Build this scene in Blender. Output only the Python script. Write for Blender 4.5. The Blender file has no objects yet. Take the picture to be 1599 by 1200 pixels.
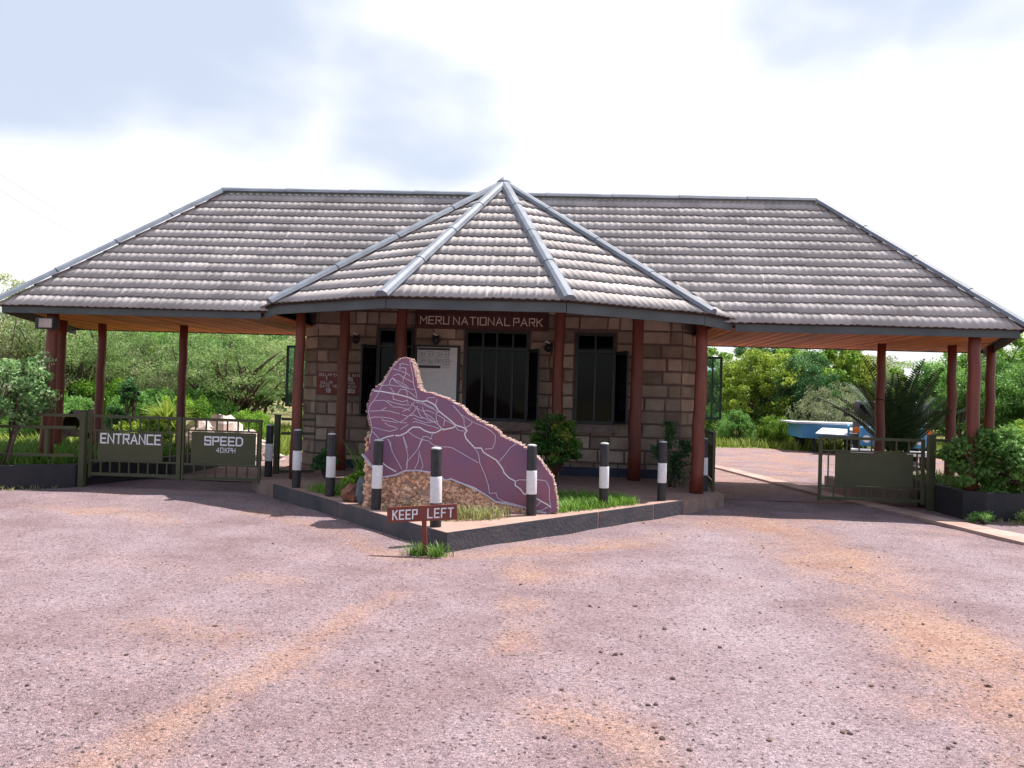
import bpy, math, random
import numpy as np
from mathutils import Vector, Matrix

R = math.radians
rng = np.random.default_rng(7)
random.seed(7)
S = bpy.context.scene
COL = S.collection

# ------------------------------------------------------------------ camera
PITCH, ROLL, YAW = 0.0173, 0.0298, 0.0533
cam_d = bpy.data.cameras.new('camera')
cam_d.sensor_width = 36.0
cam_d.lens = 36.0 * 1222.0 / 1600.0
cam_d.clip_start = 0.05
cam_d.clip_end = 3000.0
cam = bpy.data.objects.new('camera', cam_d)
COL.objects.link(cam)
r0 = Vector((1, 0, 0)); u0 = Vector((0, -math.sin(PITCH), math.cos(PITCH))); f0 = Vector((0, math.cos(PITCH), math.sin(PITCH)))
cr, sr = math.cos(ROLL), math.sin(ROLL)
right = r0 * cr + u0 * sr
up = u0 * cr - r0 * sr
Z = Matrix.Rotation(YAW, 3, 'Z')
right, up, fw = Z @ right, Z @ up, Z @ f0
CAM = Vector((1.0445, -15.2118, 1.6))
cam.matrix_world = Matrix(((right.x, up.x, -fw.x, CAM.x), (right.y, up.y, -fw.y, CAM.y), (right.z, up.z, -fw.z, CAM.z), (0, 0, 0, 1)))
S.camera = cam

# ------------------------------------------------------------------ sun, sky, exposure
SUN_V = Vector((0.37, 0.25, 1.0)).normalized()
sun_d = bpy.data.lights.new('sun', 'SUN')
sun_d.energy = 4.6
sun_d.angle = R(0.55)
sun_d.color = (1.0, 0.95, 0.88)
sun = bpy.data.objects.new('sun', sun_d)
COL.objects.link(sun)
sun.rotation_euler = SUN_V.to_track_quat('Z', 'Y').to_euler()
sun.location = (6, 4, 20)

W = bpy.data.worlds.new('World')
S.world = W
W.use_nodes = True
wn, wl = W.node_tree.nodes, W.node_tree.links
wn.clear()
w_out = wn.new('ShaderNodeOutputWorld')
w_bg = wn.new('ShaderNodeBackground'); w_bg.inputs['Strength'].default_value = 0.1
sky = wn.new('ShaderNodeTexSky'); sky.sky_type = 'NISHITA'; sky.sun_disc = False
sky.sun_elevation = math.asin(SUN_V.z); sky.sun_rotation = math.atan2(SUN_V.x, SUN_V.y)
sky.air_density = 1.0; sky.dust_density = 1.5
tc = wn.new('ShaderNodeTexCoord')
nz = wn.new('ShaderNodeTexNoise'); nz.inputs['Scale'].default_value = 2.6; nz.inputs['Detail'].default_value = 4; nz.inputs['Roughness'].default_value = 0.5
mp = wn.new('ShaderNodeMapping'); mp.inputs['Scale'].default_value = (1, 1, 2.2)
wl.new(tc.outputs['Generated'], mp.inputs['Vector']); wl.new(mp.outputs['Vector'], nz.inputs['Vector'])
def sky_dir(px, py):
    a, b = (px - 800) / 1222.0, (600 - py) / 1222.0
    return (fw + right * a + up * b).normalized()
# the darker cloud bases: each a direction in the sky and an angular radius
acc = None
for px, py, rad, wgt in ((60, 20, 13, 1.0), (330, 90, 12, 0.9), (620, 170, 10, 0.75), (1280, 10, 9, 0.62), (1560, 40, 9, 0.6), (200, 170, 5, 0.55), (480, 60, 9, .72),
                         (-700, -300, 25, .7), (900, -900, 24, .7), (2500, -200, 22, .6)):
    dv = sky_dir(px, py)
    dp = wn.new('ShaderNodeVectorMath'); dp.operation = 'DOT_PRODUCT'
    nm = wn.new('ShaderNodeVectorMath'); nm.operation = 'NORMALIZE'
    wl.new(tc.outputs['Generated'], nm.inputs[0]); wl.new(nm.outputs['Vector'], dp.inputs[0])
    dp.inputs[1].default_value = dv
    mr = wn.new('ShaderNodeMapRange'); mr.interpolation_type = 'SMOOTHSTEP'
    mr.inputs['From Min'].default_value = math.cos(R(rad)); mr.inputs['From Max'].default_value = math.cos(R(rad * .25))
    mr.inputs['To Min'].default_value = 0; mr.inputs['To Max'].default_value = wgt
    wl.new(dp.outputs['Value'], mr.inputs['Value'])
    if acc is None: acc = mr.outputs['Result']
    else:
        mx = wn.new('ShaderNodeMath'); mx.operation = 'MAXIMUM'
        wl.new(acc, mx.inputs[0]); wl.new(mr.outputs['Result'], mx.inputs[1]); acc = mx.outputs['Value']
nsub = wn.new('ShaderNodeMapRange'); nsub.inputs['From Min'].default_value = 0.3; nsub.inputs['From Max'].default_value = 0.7
nsub.inputs['To Min'].default_value = -0.55; nsub.inputs['To Max'].default_value = 0.55
wl.new(nz.outputs['Fac'], nsub.inputs['Value'])
ad = wn.new('ShaderNodeMath'); ad.operation = 'ADD'
wl.new(acc, ad.inputs[0]); wl.new(nsub.outputs['Result'], ad.inputs[1])
msk = wn.new('ShaderNodeMapRange'); msk.interpolation_type = 'SMOOTHSTEP'
msk.inputs['From Min'].default_value = 0.18; msk.inputs['From Max'].default_value = 1.1
wl.new(ad.outputs['Value'], msk.inputs['Value'])
cl = wn.new('ShaderNodeMix'); cl.data_type = 'RGBA'
cl.inputs['A'].default_value = (6.3, 6.35, 6.5, 1)      # sunlit cloud
cl.inputs['B'].default_value = (3.6, 4.05, 4.9, 1)      # cloud base
wl.new(msk.outputs['Result'], cl.inputs['Factor'])
mixs = wn.new('ShaderNodeMix'); mixs.data_type = 'RGBA'; 
# unseen sky behind the camera, made clearer and dimmer to cut fill under the roof
sxyz = wn.new('ShaderNodeSeparateXYZ'); wl.new(tc.outputs['Generated'], sxyz.inputs['Vector'])
clr = wn.new('ShaderNodeMapRange'); clr.interpolation_type = 'SMOOTHSTEP'
clr.inputs['From Min'].default_value = -.55; clr.inputs['From Max'].default_value = .25; clr.inputs['To Min'].default_value = .22; clr.inputs['To Max'].default_value = .92
wl.new(sxyz.outputs['Y'], clr.inputs['Value']); wl.new(clr.outputs['Result'], mixs.inputs['Factor'])
wl.new(sky.outputs['Color'], mixs.inputs['A']); wl.new(cl.outputs['Result'], mixs.inputs['B'])
wl.new(mixs.outputs['Result'], w_bg.inputs['Color']); wl.new(w_bg.outputs['Background'], w_out.inputs['Surface'])

S.view_settings.view_transform = 'Standard'
S.view_settings.look = 'None'
S.view_settings.exposure = 0.95
S.view_settings.gamma = 1.0

# ------------------------------------------------------------------ helpers
ORIGIN = {}
def tag(o, label=None, cat=None, group=None, kind=None):
    if label: o['label'] = label
    if cat: o['category'] = cat
    if group: o['group'] = group
    if kind: o['kind'] = kind
    return o
def thing(name, label, cat, loc=(0, 0, 0), group=None, rz=0.0, own=True):
    o = bpy.data.objects.new(name, None); COL.objects.link(o)
    o.empty_display_size = 0.2
    o.location = loc; o.rotation_euler = (0, 0, rz)
    ORIGIN[o.name] = np.array(loc, float) if own else np.zeros(3)   # own=False: parts are written in the thing's own frame
    return tag(o, label, cat, group)

class MB:
    def __init__(s): s.v = []; s.f = []; s.t = []
    def add(s, vs, fs, t=0.5):
        b = len(s.v); s.v += [tuple(map(float, p)) for p in vs]
        s.f += [tuple(b + i for i in f) for f in fs]; s.t += [t] * len(fs)
    def box(s, x0, x1, y0, y1, z0, z1, t=0.5):
        s.add([(x0,y0,z0),(x1,y0,z0),(x1,y1,z0),(x0,y1,z0),(x0,y0,z1),(x1,y0,z1),(x1,y1,z1),(x0,y1,z1)],
              [(3,2,1,0),(4,5,6,7),(0,1,5,4),(1,2,6,5),(2,3,7,6),(3,0,4,7)], t)
    def bar(s, a, b, w, h, t=0.5, up=(0, 0, 1)):
        a, b = Vector(a), Vector(b); d = (b - a).normalized(); u = Vector(up)
        if abs(d.dot(u)) > .98: u = Vector((0, 1, 0))
        sd = d.cross(u).normalized(); u = sd.cross(d)
        vs = []
        for p in (a, b):
            for i, j in ((-1,-1),(1,-1),(1,1),(-1,1)): vs.append(p + sd * (i * w / 2) + u * (j * h / 2))
        s.add(vs, [(0,1,2,3),(7,6,5,4),(0,4,5,1),(1,5,6,2),(2,6,7,3),(3,7,4,0)], t)
    def prism(s, poly, z0, z1, t=0.5):
        n = len(poly)
        s.add([(x, y, z0) for x, y in poly] + [(x, y, z1) for x, y in poly],
              [tuple(range(n - 1, -1, -1)), tuple(range(n, 2 * n))] + [(i, (i + 1) % n, n + (i + 1) % n, n + i) for i in range(n)], t)
    def tube(s, pts, rad, n=8, t=0.5, cap=True):
        pts = [Vector(p) for p in pts]
        if not hasattr(rad, '__len__'): rad = [rad] * len(pts)
        vs = []; prev = None
        for i, p in enumerate(pts):
            d = (pts[min(i + 1, len(pts) - 1)] - pts[max(i - 1, 0)])
            d = d.normalized() if d.length > 1e-9 else Vector((0, 0, 1))
            if prev is None:
                a = Vector((1, 0, 0)) if abs(d.x) < .8 else Vector((0, 1, 0))
                u = (a - d * a.dot(d)).normalized()
            else:
                u = prev - d * prev.dot(d); u = u.normalized() if u.length > 1e-6 else Vector((0, 1, 0))
            prev = u; w = d.cross(u)
            for k in range(n):
                a = 2 * math.pi * k / n
                vs.append(p + (u * math.cos(a) + w * math.sin(a)) * rad[i])
        fs = [(i * n + k, i * n + (k + 1) % n, (i + 1) * n + (k + 1) % n, (i + 1) * n + k) for i in range(len(pts) - 1) for k in range(n)]
        if cap: fs += [tuple(range(n - 1, -1, -1)), tuple((len(pts) - 1) * n + k for k in range(n))]
        s.add(vs, fs, t)
    def lathe(s, c, prof, n=20, t=0.5):
        vs = [(c[0] + r * math.cos(2 * math.pi * k / n), c[1] + r * math.sin(2 * math.pi * k / n), c[2] + z) for r, z in prof for k in range(n)]
        fs = [(i * n + k, i * n + (k + 1) % n, (i + 1) * n + (k + 1) % n, (i + 1) * n + k) for i in range(len(prof) - 1) for k in range(n)]
        fs += [tuple(range(n - 1, -1, -1)), tuple((len(prof) - 1) * n + k for k in range(n))]
        s.add(vs, fs, t)
    def blob(s, c, r, seed, t=0.5, n=(7, 5), amp=.25):
        g = random.Random(seed); nu, nv = n
        vs = [(c[0], c[1], c[2] - r[2])]
        for j in range(1, nv):
            th = math.pi * j / nv
            for k in range(nu):
                a = 2 * math.pi * k / nu; q = 1 + amp * (g.random() - .5) * 2
                vs.append((c[0] + r[0] * math.sin(th) * math.cos(a) * q, c[1] + r[1] * math.sin(th) * math.sin(a) * q, c[2] - r[2] * math.cos(th) * (1 + amp * .6 * (g.random() - .5))))
        vs.append((c[0], c[1], c[2] + r[2] * .9)); m = len(vs) - 1
        fs = [(0, 1 + (k + 1) % nu, 1 + k) for k in range(nu)]
        for j in range(nv - 2):
            for k in range(nu):
                a = 1 + j * nu + k; b = 1 + j * nu + (k + 1) % nu
                fs.append((a, b, b + nu, a + nu))
        fs += [(1 + (nv - 2) * nu + k, 1 + (nv - 2) * nu + (k + 1) % nu, m) for k in range(nu)]
        s.add(vs, fs, t)
def obj(name, mb, mat, parent=None, smooth=False, label=None, bevel=0.0):
    if isinstance(mb, MB): V, F, T = np.array(mb.v, float), mb.f, mb.t
    else: V, F, T = mb
    V = np.array(V, float)
    org = ORIGIN[parent.name] if parent is not None else np.zeros(3)
    V = V - org
    me = bpy.data.meshes.new(name)
    if isinstance(F, np.ndarray):
        m, k = F.shape
        me.vertices.add(len(V)); me.vertices.foreach_set('co', V.astype(np.float32).ravel())
        me.loops.add(m * k); me.loops.foreach_set('vertex_index', F.astype(np.int32).ravel())
        me.polygons.add(m)
        me.polygons.foreach_set('loop_start', np.arange(0, m * k, k, dtype=np.int32))
        me.polygons.foreach_set('loop_total', np.full(m, k, np.int32))
        me.update(calc_edges=True); me.validate()
    else:
        me.from_pydata([tuple(p) for p in V], [], F)
    at = me.attributes.new('tint', 'FLOAT', 'FACE')
    T = np.array(T, np.float32)
    if len(T) == len(me.polygons): at.data.foreach_set('value', T)
    if smooth: me.polygons.foreach_set('use_smooth', np.ones(len(me.polygons), bool))
    me.materials.append(mat)
    o = bpy.data.objects.new(name, me); COL.objects.link(o)
    if parent is not None:
        o.parent = parent; ORIGIN[o.name] = org
    else: ORIGIN[o.name] = np.zeros(3)
    if label: o['label'] = label
    if bevel:
        b = o.modifiers.new('bevel', 'BEVEL'); b.width = bevel; b.segments = 2; b.limit_method = 'ANGLE'
    return o
def struct(name, mb, mat, **k):
    o = obj(name, mb, mat, **k); o['kind'] = 'structure'; return o
def dup(root, loc=None, rz=None, label=None, scale=None):
    c = root.copy(); COL.objects.link(c)
    if loc is not None: c.location = loc
    if rz is not None: c.rotation_euler = (0, 0, rz)
    if scale is not None: c.scale = scale
    if label: c['label'] = label
    for ch in list(root.children):
        d = ch.copy(); COL.objects.link(d); d.parent = c
        for g in list(ch.children):
            e = g.copy(); COL.objects.link(e); e.parent = d
    return c

# ------------------------------------------------------------------ materials
def hexl(r, g, b):
    return tuple(((c / 255) / 12.92 if c / 255 <= .04045 else ((c / 255 + .055) / 1.055) ** 2.4) for c in (r, g, b))
def mat(name, col, rough=.75, var=.15, vscale=6.0, col2=None, bump=0.0, bscale=40.0, tint=0.0, metal=0.0, spec=.4, stretch=(1, 1, 1), trans=0.0, coat=0.0):
    m = bpy.data.materials.new(name); m.use_nodes = True
    n, l = m.node_tree.nodes, m.node_tree.links
    p = n['Principled BSDF']
    p.inputs['Roughness'].default_value = rough; p.inputs['Metallic'].default_value = metal
    p.inputs['Specular IOR Level'].default_value = spec
    if coat: p.inputs['Coat Weight'].default_value = coat; p.inputs['Coat Roughness'].default_value = .2
    t = n.new('ShaderNodeTexCoord'); mpn = n.new('ShaderNodeMapping'); mpn.inputs['Scale'].default_value = stretch
    l.new(t.outputs['Object'], mpn.inputs['Vector'])
    no = n.new('ShaderNodeTexNoise'); no.inputs['Scale'].default_value = vscale; no.inputs['Detail'].default_value = 6; no.inputs['Roughness'].default_value = .6
    l.new(mpn.outputs['Vector'], no.inputs['Vector'])
    c2 = col2 if col2 else tuple(c * (1 - var * 2) for c in col)
    c1 = col if col2 else tuple(min(1, c * (1 + var)) for c in col)
    rp = n.new('ShaderNodeValToRGB'); rp.color_ramp.elements[0].position = .32; rp.color_ramp.elements[1].position = .68
    rp.color_ramp.elements[0].color = (*c2, 1); rp.color_ramp.elements[1].color = (*c1, 1)
    l.new(no.outputs['Fac'], rp.inputs['Fac'])
    out = rp.outputs['Color']
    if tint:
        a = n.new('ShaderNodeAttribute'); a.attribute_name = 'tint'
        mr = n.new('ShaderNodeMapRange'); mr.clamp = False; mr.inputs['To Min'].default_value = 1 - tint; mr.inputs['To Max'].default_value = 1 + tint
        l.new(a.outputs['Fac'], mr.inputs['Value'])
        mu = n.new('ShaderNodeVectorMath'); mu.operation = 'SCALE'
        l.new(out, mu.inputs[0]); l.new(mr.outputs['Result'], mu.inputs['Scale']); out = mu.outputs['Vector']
    l.new(out, p.inputs['Base Color'])
    if bump:
        b2 = n.new('ShaderNodeTexNoise'); b2.inputs['Scale'].default_value = bscale; b2.inputs['Detail'].default_value = 5
        l.new(mpn.outputs['Vector'], b2.inputs['Vector'])
        bn = n.new('ShaderNodeBump'); bn.inputs['Strength'].default_value = bump; bn.inputs['Distance'].default_value = .02
        l.new(b2.outputs['Fac'], bn.inputs['Height']); l.new(bn.outputs['Normal'], p.inputs['Normal'])
    return m
def leaf_mat(name, dark, light, trans=.35, rough=.5, extra=None):
    m = bpy.data.materials.new(name); m.use_nodes = True
    n, l = m.node_tree.nodes, m.node_tree.links
    p = n['Principled BSDF']; p.inputs['Roughness'].default_value = rough; p.inputs['Specular IOR Level'].default_value = .35
    a = n.new('ShaderNodeAttribute'); a.attribute_name = 'tint'
    rp = n.new('ShaderNodeValToRGB'); e = rp.color_ramp.elements
    e[0].position = 0; e[0].color = (*dark, 1); e[1].position = .85; e[1].color = (*light, 1)
    if extra: q = e.new(.99); q.color = (*extra, 1)
    l.new(a.outputs['Fac'], rp.inputs['Fac'])
    oi = n.new('ShaderNodeObjectInfo')
    hs = n.new('ShaderNodeHueSaturation')
    mr = n.new('ShaderNodeMapRange'); mr.inputs['To Min'].default_value = .8; mr.inputs['To Max'].default_value = 1.2
    l.new(oi.outputs['Random'], mr.inputs['Value']); l.new(mr.outputs['Result'], hs.inputs['Value'])
    l.new(rp.outputs['Color'], hs.inputs['Color'])
    l.new(hs.outputs['Color'], p.inputs['Base Color'])
    tr = n.new('ShaderNodeBsdfTranslucent'); l.new(hs.outputs['Color'], tr.inputs['Color'])
    mx = n.new('ShaderNodeMixShader'); mx.inputs['Fac'].default_value = trans
    l.new(p.outputs['BSDF'], mx.inputs[1]); l.new(tr.outputs['BSDF'], mx.inputs[2])
    l.new(mx.outputs['Shader'], n['Material Output'].inputs['Surface'])
    return m

M = {}
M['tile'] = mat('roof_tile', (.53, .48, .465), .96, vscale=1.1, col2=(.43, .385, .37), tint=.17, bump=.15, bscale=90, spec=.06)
M['cap'] = mat('ridge_cap', (.17, .19, .235), .6, .15, 3, bump=.15)
M['fascia'] = mat('fascia_paint', (.085, .10, .105), .6, .12, 2.0, bump=.1)
M['pole'] = mat('pole_paint', (.20, .040, .021), .5, vscale=4, col2=(.11, .026, .017), stretch=(4, 4, .6), bump=.25, bscale=12, spec=.5)
M['beam'] = mat('dark_timber', (.05, .03, .025), .7)
M['tarred'] = mat('tarred_boards', (.014, .012, .012), .95, spec=.05)
M['barsteel'] = mat('grille_steel', (.085, .095, .105), .5, .12, 8)
M['stone'] = mat('stone_block', (.43, .345, .275), .9, vscale=2.2, col2=(.27, .19, .15), tint=.4, bump=.7, bscale=30, spec=.2)
M['mortar'] = mat('mortar', (.15, .10, .09), .9, .15, 8, bump=.4)
M['plaster'] = mat('maroon_paint', (.085, .025, .022), .6, .15, 5)
M['plinth'] = mat('navy_paint', (.03, .035, .07), .6, .2, 5)
M['steel'] = mat('dark_steel', (.02, .026, .03), .45, .15, 8)
M['casement'] = mat('dark_green_steel', (.01, .035, .032), .4, .1, 8)
M['sill'] = mat('sill_concrete', (.21, .15, .13), .85, .15, 9, bump=.3)
M['olive'] = mat('olive_paint', (.068, .070, .030), .5, vscale=4, col2=(.05, .054, .025), bump=.08, bscale=20)
M['white'] = mat('white_paint', (.80, .80, .83), .55, vscale=22, col2=(.66, .65, .66))
M['whitey'] = mat('cream_paint', (.8, .68, .55), .6, .05, 12)
M['black'] = mat('black_paint', (.014, .014, .019), .45, vscale=14, col2=(.035, .033, .036), bump=.1)
M['capgrey'] = mat('worn_cap', (.5, .5, .52), .6, .2, 14)
M['kerb_black'] = mat('kerb_black', (.045, .047, .062), .75, vscale=2.2, col2=(.10, .085, .09), bump=.4, bscale=25)
M['kerb_dark'] = mat('planter_black', (.018, .018, .024), .7, vscale=4, col2=(.032, .028, .03), bump=.4, bscale=25)
M['concrete'] = mat('bare_concrete', (.30, .21, .18), .9, vscale=4, col2=(.2, .135, .115), bump=.4, bscale=30)
M['slab'] = mat('dusty_slab', (.36, .235, .2), .9, vscale=2.5, col2=(.26, .16, .135), bump=.25, bscale=25)
M['strip'] = mat('concrete_strip', (.42, .30, .265), .9, vscale=1.6, col2=(.27, .17, .145), bump=.35, bscale=20)
M['signred'] = mat('brown_red_paint', (.21, .05, .035), .55, vscale=7, col2=(.16, .036, .028))
M['map'] = mat('map_paint', (.27, .105, .145), .6, vscale=2.2, col2=(.20, .11, .20), bump=.1, bscale=15)
M['mapline'] = mat('map_line_paint', (.62, .56, .68), .6, .08, 9)
M['pebble'] = mat('pebbles', (.78, .52, .37), .75, vscale=5, col2=(.58, .31, .19), tint=.45, bump=.3)
M['palepebble'] = mat('pale_pebbles', (.60, .46, .42), .8, vscale=9, col2=(.40, .24, .2), tint=.35, bump=.3)
M['rockgrey'] = mat('grey_rock', (.14, .17, .19), .9, .2, 8, bump=.6)
M['rockbrown'] = mat('brown_rock', (.22, .10, .065), .9, .25, 8, bump=.6)
M['palerock'] = mat('pale_rock', (.55, .44, .40), .9, .15, 3, bump=.6, bscale=8)
M['stonebit'] = mat('dark_stone', (.15, .09, .075), .9, .25, 30, bump=.5, tint=.4)
M['bark'] = mat('bark', (.11, .075, .055), .9, .25, 6, bump=.5)
M['barkpale'] = mat('pale_bark', (.22, .18, .15), .9, .25, 6, bump=.5)
M['pebble_cement'] = mat('pebble_cement', (.48, .31, .24), .9, .15, 6, bump=.4)
M['soil'] = mat('soil', (.13, .07, .045), .95, .25, 4, bump=.6)
M['blue'] = mat('blue_truck_paint', (.05, .22, .42), .5, vscale=2, col2=(.09, .27, .42))
M['tyre'] = mat('rubber', (.02, .02, .02), .8)
M['orange'] = mat('amber_lens', (.75, .16, .02), .25)
M['redplate'] = mat('red_plate', (.5, .05, .04), .4)
M['paper'] = mat('poster_paper', (.62, .63, .68), .6, .05, 3)
M['ink'] = mat('poster_ink', (.05, .05, .06), .6)
M['cable'] = mat('cable', (.1, .1, .11), .6)
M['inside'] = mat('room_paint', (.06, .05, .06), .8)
def glass_mat(name, col, alpha, through=(.75, .9, .88)):
    m = bpy.data.materials.new(name); m.use_nodes = True
    n, l = m.node_tree.nodes, m.node_tree.links
    p = n['Principled BSDF']; p.inputs['Base Color'].default_value = (*col, 1); p.inputs['Roughness'].default_value = .06
    p.inputs['Specular IOR Level'].default_value = .6
    tr = n.new('ShaderNodeBsdfTransparent'); tr.inputs['Color'].default_value = (*through, 1)
    mx = n.new('ShaderNodeMixShader'); mx.inputs['Fac'].default_value = alpha
    l.new(tr.outputs['BSDF'], mx.inputs[1]); l.new(p.outputs['BSDF'], mx.inputs[2])
    l.new(mx.outputs['Shader'], n['Material Output'].inputs['Surface'])
    return m
M['pane'] = glass_mat('window_glass', (.01, .01, .02), .2, (.3, .29, .34))
M['sidepane'] = glass_mat('casement_glass', (.1, .2, .2), .18)
# reed ceiling: stripes are real colour differences between reeds
M['reed'] = mat('reed_ceiling', (.62, .21, .05), .6, vscale=4, col2=(.42, .12, .03), tint=.5, stretch=(1, .3, 1))
# leaves
M['lf_acacia'] = leaf_mat('acacia_leaves', (.12, .22, .06), (.36, .5, .18), .45)
M['lf_dark'] = leaf_mat('dark_leaves', (.025, .085, .03), (.09, .22, .06))
M['lf_bright'] = leaf_mat('bright_leaves', (.08, .2, .02), (.3, .48, .06), .42)
M['lf_yellow'] = leaf_mat('yellow_green_leaves', (.11, .19, .02), (.4, .5, .07), .45)
M['lf_mid'] = leaf_mat('mid_green_leaves', (.06, .15, .03), (.2, .38, .09), .42)
M['lf_pale'] = leaf_mat('pale_leaves', (.12, .16, .06), (.34, .38, .2))
M['lf_grey'] = leaf_mat('grey_brown_leaves', (.17, .21, .09), (.42, .46, .23), .45)
M['lf_glossy'] = leaf_mat('glossy_leaves', (.08, .22, .07), (.36, .56, .22), .35, .3, (.62, .68, .5))
M['lf_var'] = leaf_mat('variegated_leaves', (.025, .09, .015), (.10, .27, .04), .25, .35, (.5, .45, .05))
M['lf_palm'] = leaf_mat('palm_fronds', (.010, .028, .014), (.05, .11, .035), .15, .6)
M['grass'] = leaf_mat('grass_blades', (.05, .14, .015), (.22, .40, .06), .35, .5)
M['drygrass'] = leaf_mat('dry_grass', (.12, .16, .04), (.42, .40, .17), .3, .6)
M['far'] = leaf_mat('far_leaves', (.04, .08, .03), (.17, .25, .09), .3)

# ------------------------------------------------------------------ ground, forecourt, roads
def gravel_mat(name, dirt_attr=True):
    m = bpy.data.materials.new(name); m.use_nodes = True
    n, l = m.node_tree.nodes, m.node_tree.links
    p = n['Principled BSDF']; p.inputs['Roughness'].default_value = .92; p.inputs['Specular IOR Level'].default_value = .2
    t = n.new('ShaderNodeTexCoord')
    def noise(sc, det=5, rough=.6, dist=0):
        q = n.new('ShaderNodeTexNoise'); q.inputs['Scale'].default_value = sc; q.inputs['Detail'].default_value = det
        q.inputs['Roughness'].default_value = rough; q.inputs['Distortion'].default_value = dist
        l.new(t.outputs['Object'], q.inputs['Vector']); return q.outputs['Fac']
    def ramp(src, a, b, ca=(0, 0, 0), cb=(1, 1, 1)):
        q = n.new('ShaderNodeValToRGB'); q.color_ramp.elements[0].position = a; q.color_ramp.elements[1].position = b
        q.color_ramp.elements[0].color = (*ca, 1); q.color_ramp.elements[1].color = (*cb, 1)
        l.new(src, q.inputs['Fac']); return q.outputs['Color']
    def mix(f, a, b, mode='MIX'):
        q = n.new('ShaderNodeMix'); q.data_type = 'RGBA'; q.blend_type = mode
        for s, v in (('Factor', f), ('A', a), ('B', b)):
            if hasattr(v, 'is_linked'): l.new(v, q.inputs[s])
            elif s == 'Factor': q.inputs[s].default_value = v
            else: q.inputs[s].default_value = (*v, 1)
        return q.outputs['Result']
    grav = ramp(noise(1.1, 6), .35, .65, (.25, .176, .188), (.325, .248, .275))
    dirtc = ramp(noise(2.3, 6), .3, .7, (.35, .20, .155), (.41, .27, .215))
    fine = noise(9, 6, .7)
    if dirt_attr:
        a = n.new('ShaderNodeAttribute'); a.attribute_name = 'dirt'
        q = n.new('ShaderNodeMath'); q.operation = 'ADD'; l.new(a.outputs['Fac'], q.inputs[0])
        q2 = n.new('ShaderNodeMath'); q2.operation = 'MULTIPLY_ADD'; l.new(fine, q2.inputs[0]); q2.inputs[1].default_value = 1.1; q2.inputs[2].default_value = -.55
        l.new(q2.outputs['Value'], q.inputs[1])
        q3 = n.new('ShaderNodeMath'); q3.operation = 'MULTIPLY_ADD'; l.new(noise(.55, 4), q3.inputs[0]); q3.inputs[1].default_value = 1.3; q3.inputs[2].default_value = -.62
        q4 = n.new('ShaderNodeMath'); q4.operation = 'ADD'; l.new(q.outputs['Value'], q4.inputs[0]); l.new(q3.outputs['Value'], q4.inputs[1])
        dm = ramp(q4.outputs['Value'], .15, .8)
    else: dm = ramp(noise(.7, 6), .4, .65)
    col = mix(dm, grav, dirtc)
    if dirt_attr:
        a2 = n.new('ShaderNodeAttribute'); a2.attribute_name = 'packed'
        col = mix(a2.outputs['Fac'], col, (.34, .272, .30))
    col = mix(ramp(noise(1.9, 5), .38, .55, (1, 1, 1), (0, 0, 0)), col, mix(1.0, col, (.90, .87, .87), 'MULTIPLY'))
    # the single stones of the gravel: cells of their own shade
    def cells(sc, lo, hi, amt, src):
        v = n.new('ShaderNodeTexVoronoi'); v.inputs['Scale'].default_value = sc; l.new(t.outputs['Object'], v.inputs['Vector'])
        sp = n.new('ShaderNodeSeparateColor'); l.new(v.outputs['Color'], sp.inputs['Color'])
        c = ramp(sp.outputs['Red'], 0, 1, (lo, lo * .97, lo), (hi, hi, hi))
        return mix(amt, src, c, 'MULTIPLY'), v
    col, v1 = cells(70, .5, 1.36, .6, col)
    col, v2 = cells(150, .5, 1.4, .6, col)
    sparse = n.new('ShaderNodeTexVoronoi'); sparse.inputs['Scale'].default_value = 26; l.new(t.outputs['Object'], sparse.inputs['Vector'])
    sp2 = n.new('ShaderNodeSeparateColor'); l.new(sparse.outputs['Color'], sp2.inputs['Color'])
    near = ramp(sparse.outputs['Distance'], .24, .36, (1, 1, 1), (0, 0, 0))
    pick = ramp(sp2.outputs['Green'], .80, .84)
    both = mix(1.0, near, pick, 'MULTIPLY')
    col = mix(both, col, (.085, .055, .055))
    l.new(col, p.inputs['Base Color'])
    ad = n.new('ShaderNodeMath'); ad.operation = 'ADD'; l.new(v1.outputs['Distance'], ad.inputs[0]); l.new(v2.outputs['Distance'], ad.inputs[1])
    b = n.new('ShaderNodeBump'); b.inputs['Strength'].default_value = .75; b.inputs['Distance'].default_value = .012; b.invert = True
    l.new(ad.outputs['Value'], b.inputs['Height'])
    b2 = n.new('ShaderNodeBump'); b2.inputs['Strength'].default_value = .6; b2.inputs['Distance'].default_value = .05
    l.new(fine, b2.inputs['Height']); l.new(b.outputs['Normal'], b2.inputs['Normal'])
    l.new(b2.outputs['Normal'], p.inputs['Normal'])
    return m
M['gravel'] = gravel_mat('forecourt_gravel')
M['earth'] = gravel_mat('rear_gravel', False)
M['field'] = mat('bush_ground', (.17, .20, .06), .95, vscale=.5, col2=(.24, .17, .095), bump=.5, bscale=6)

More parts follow.
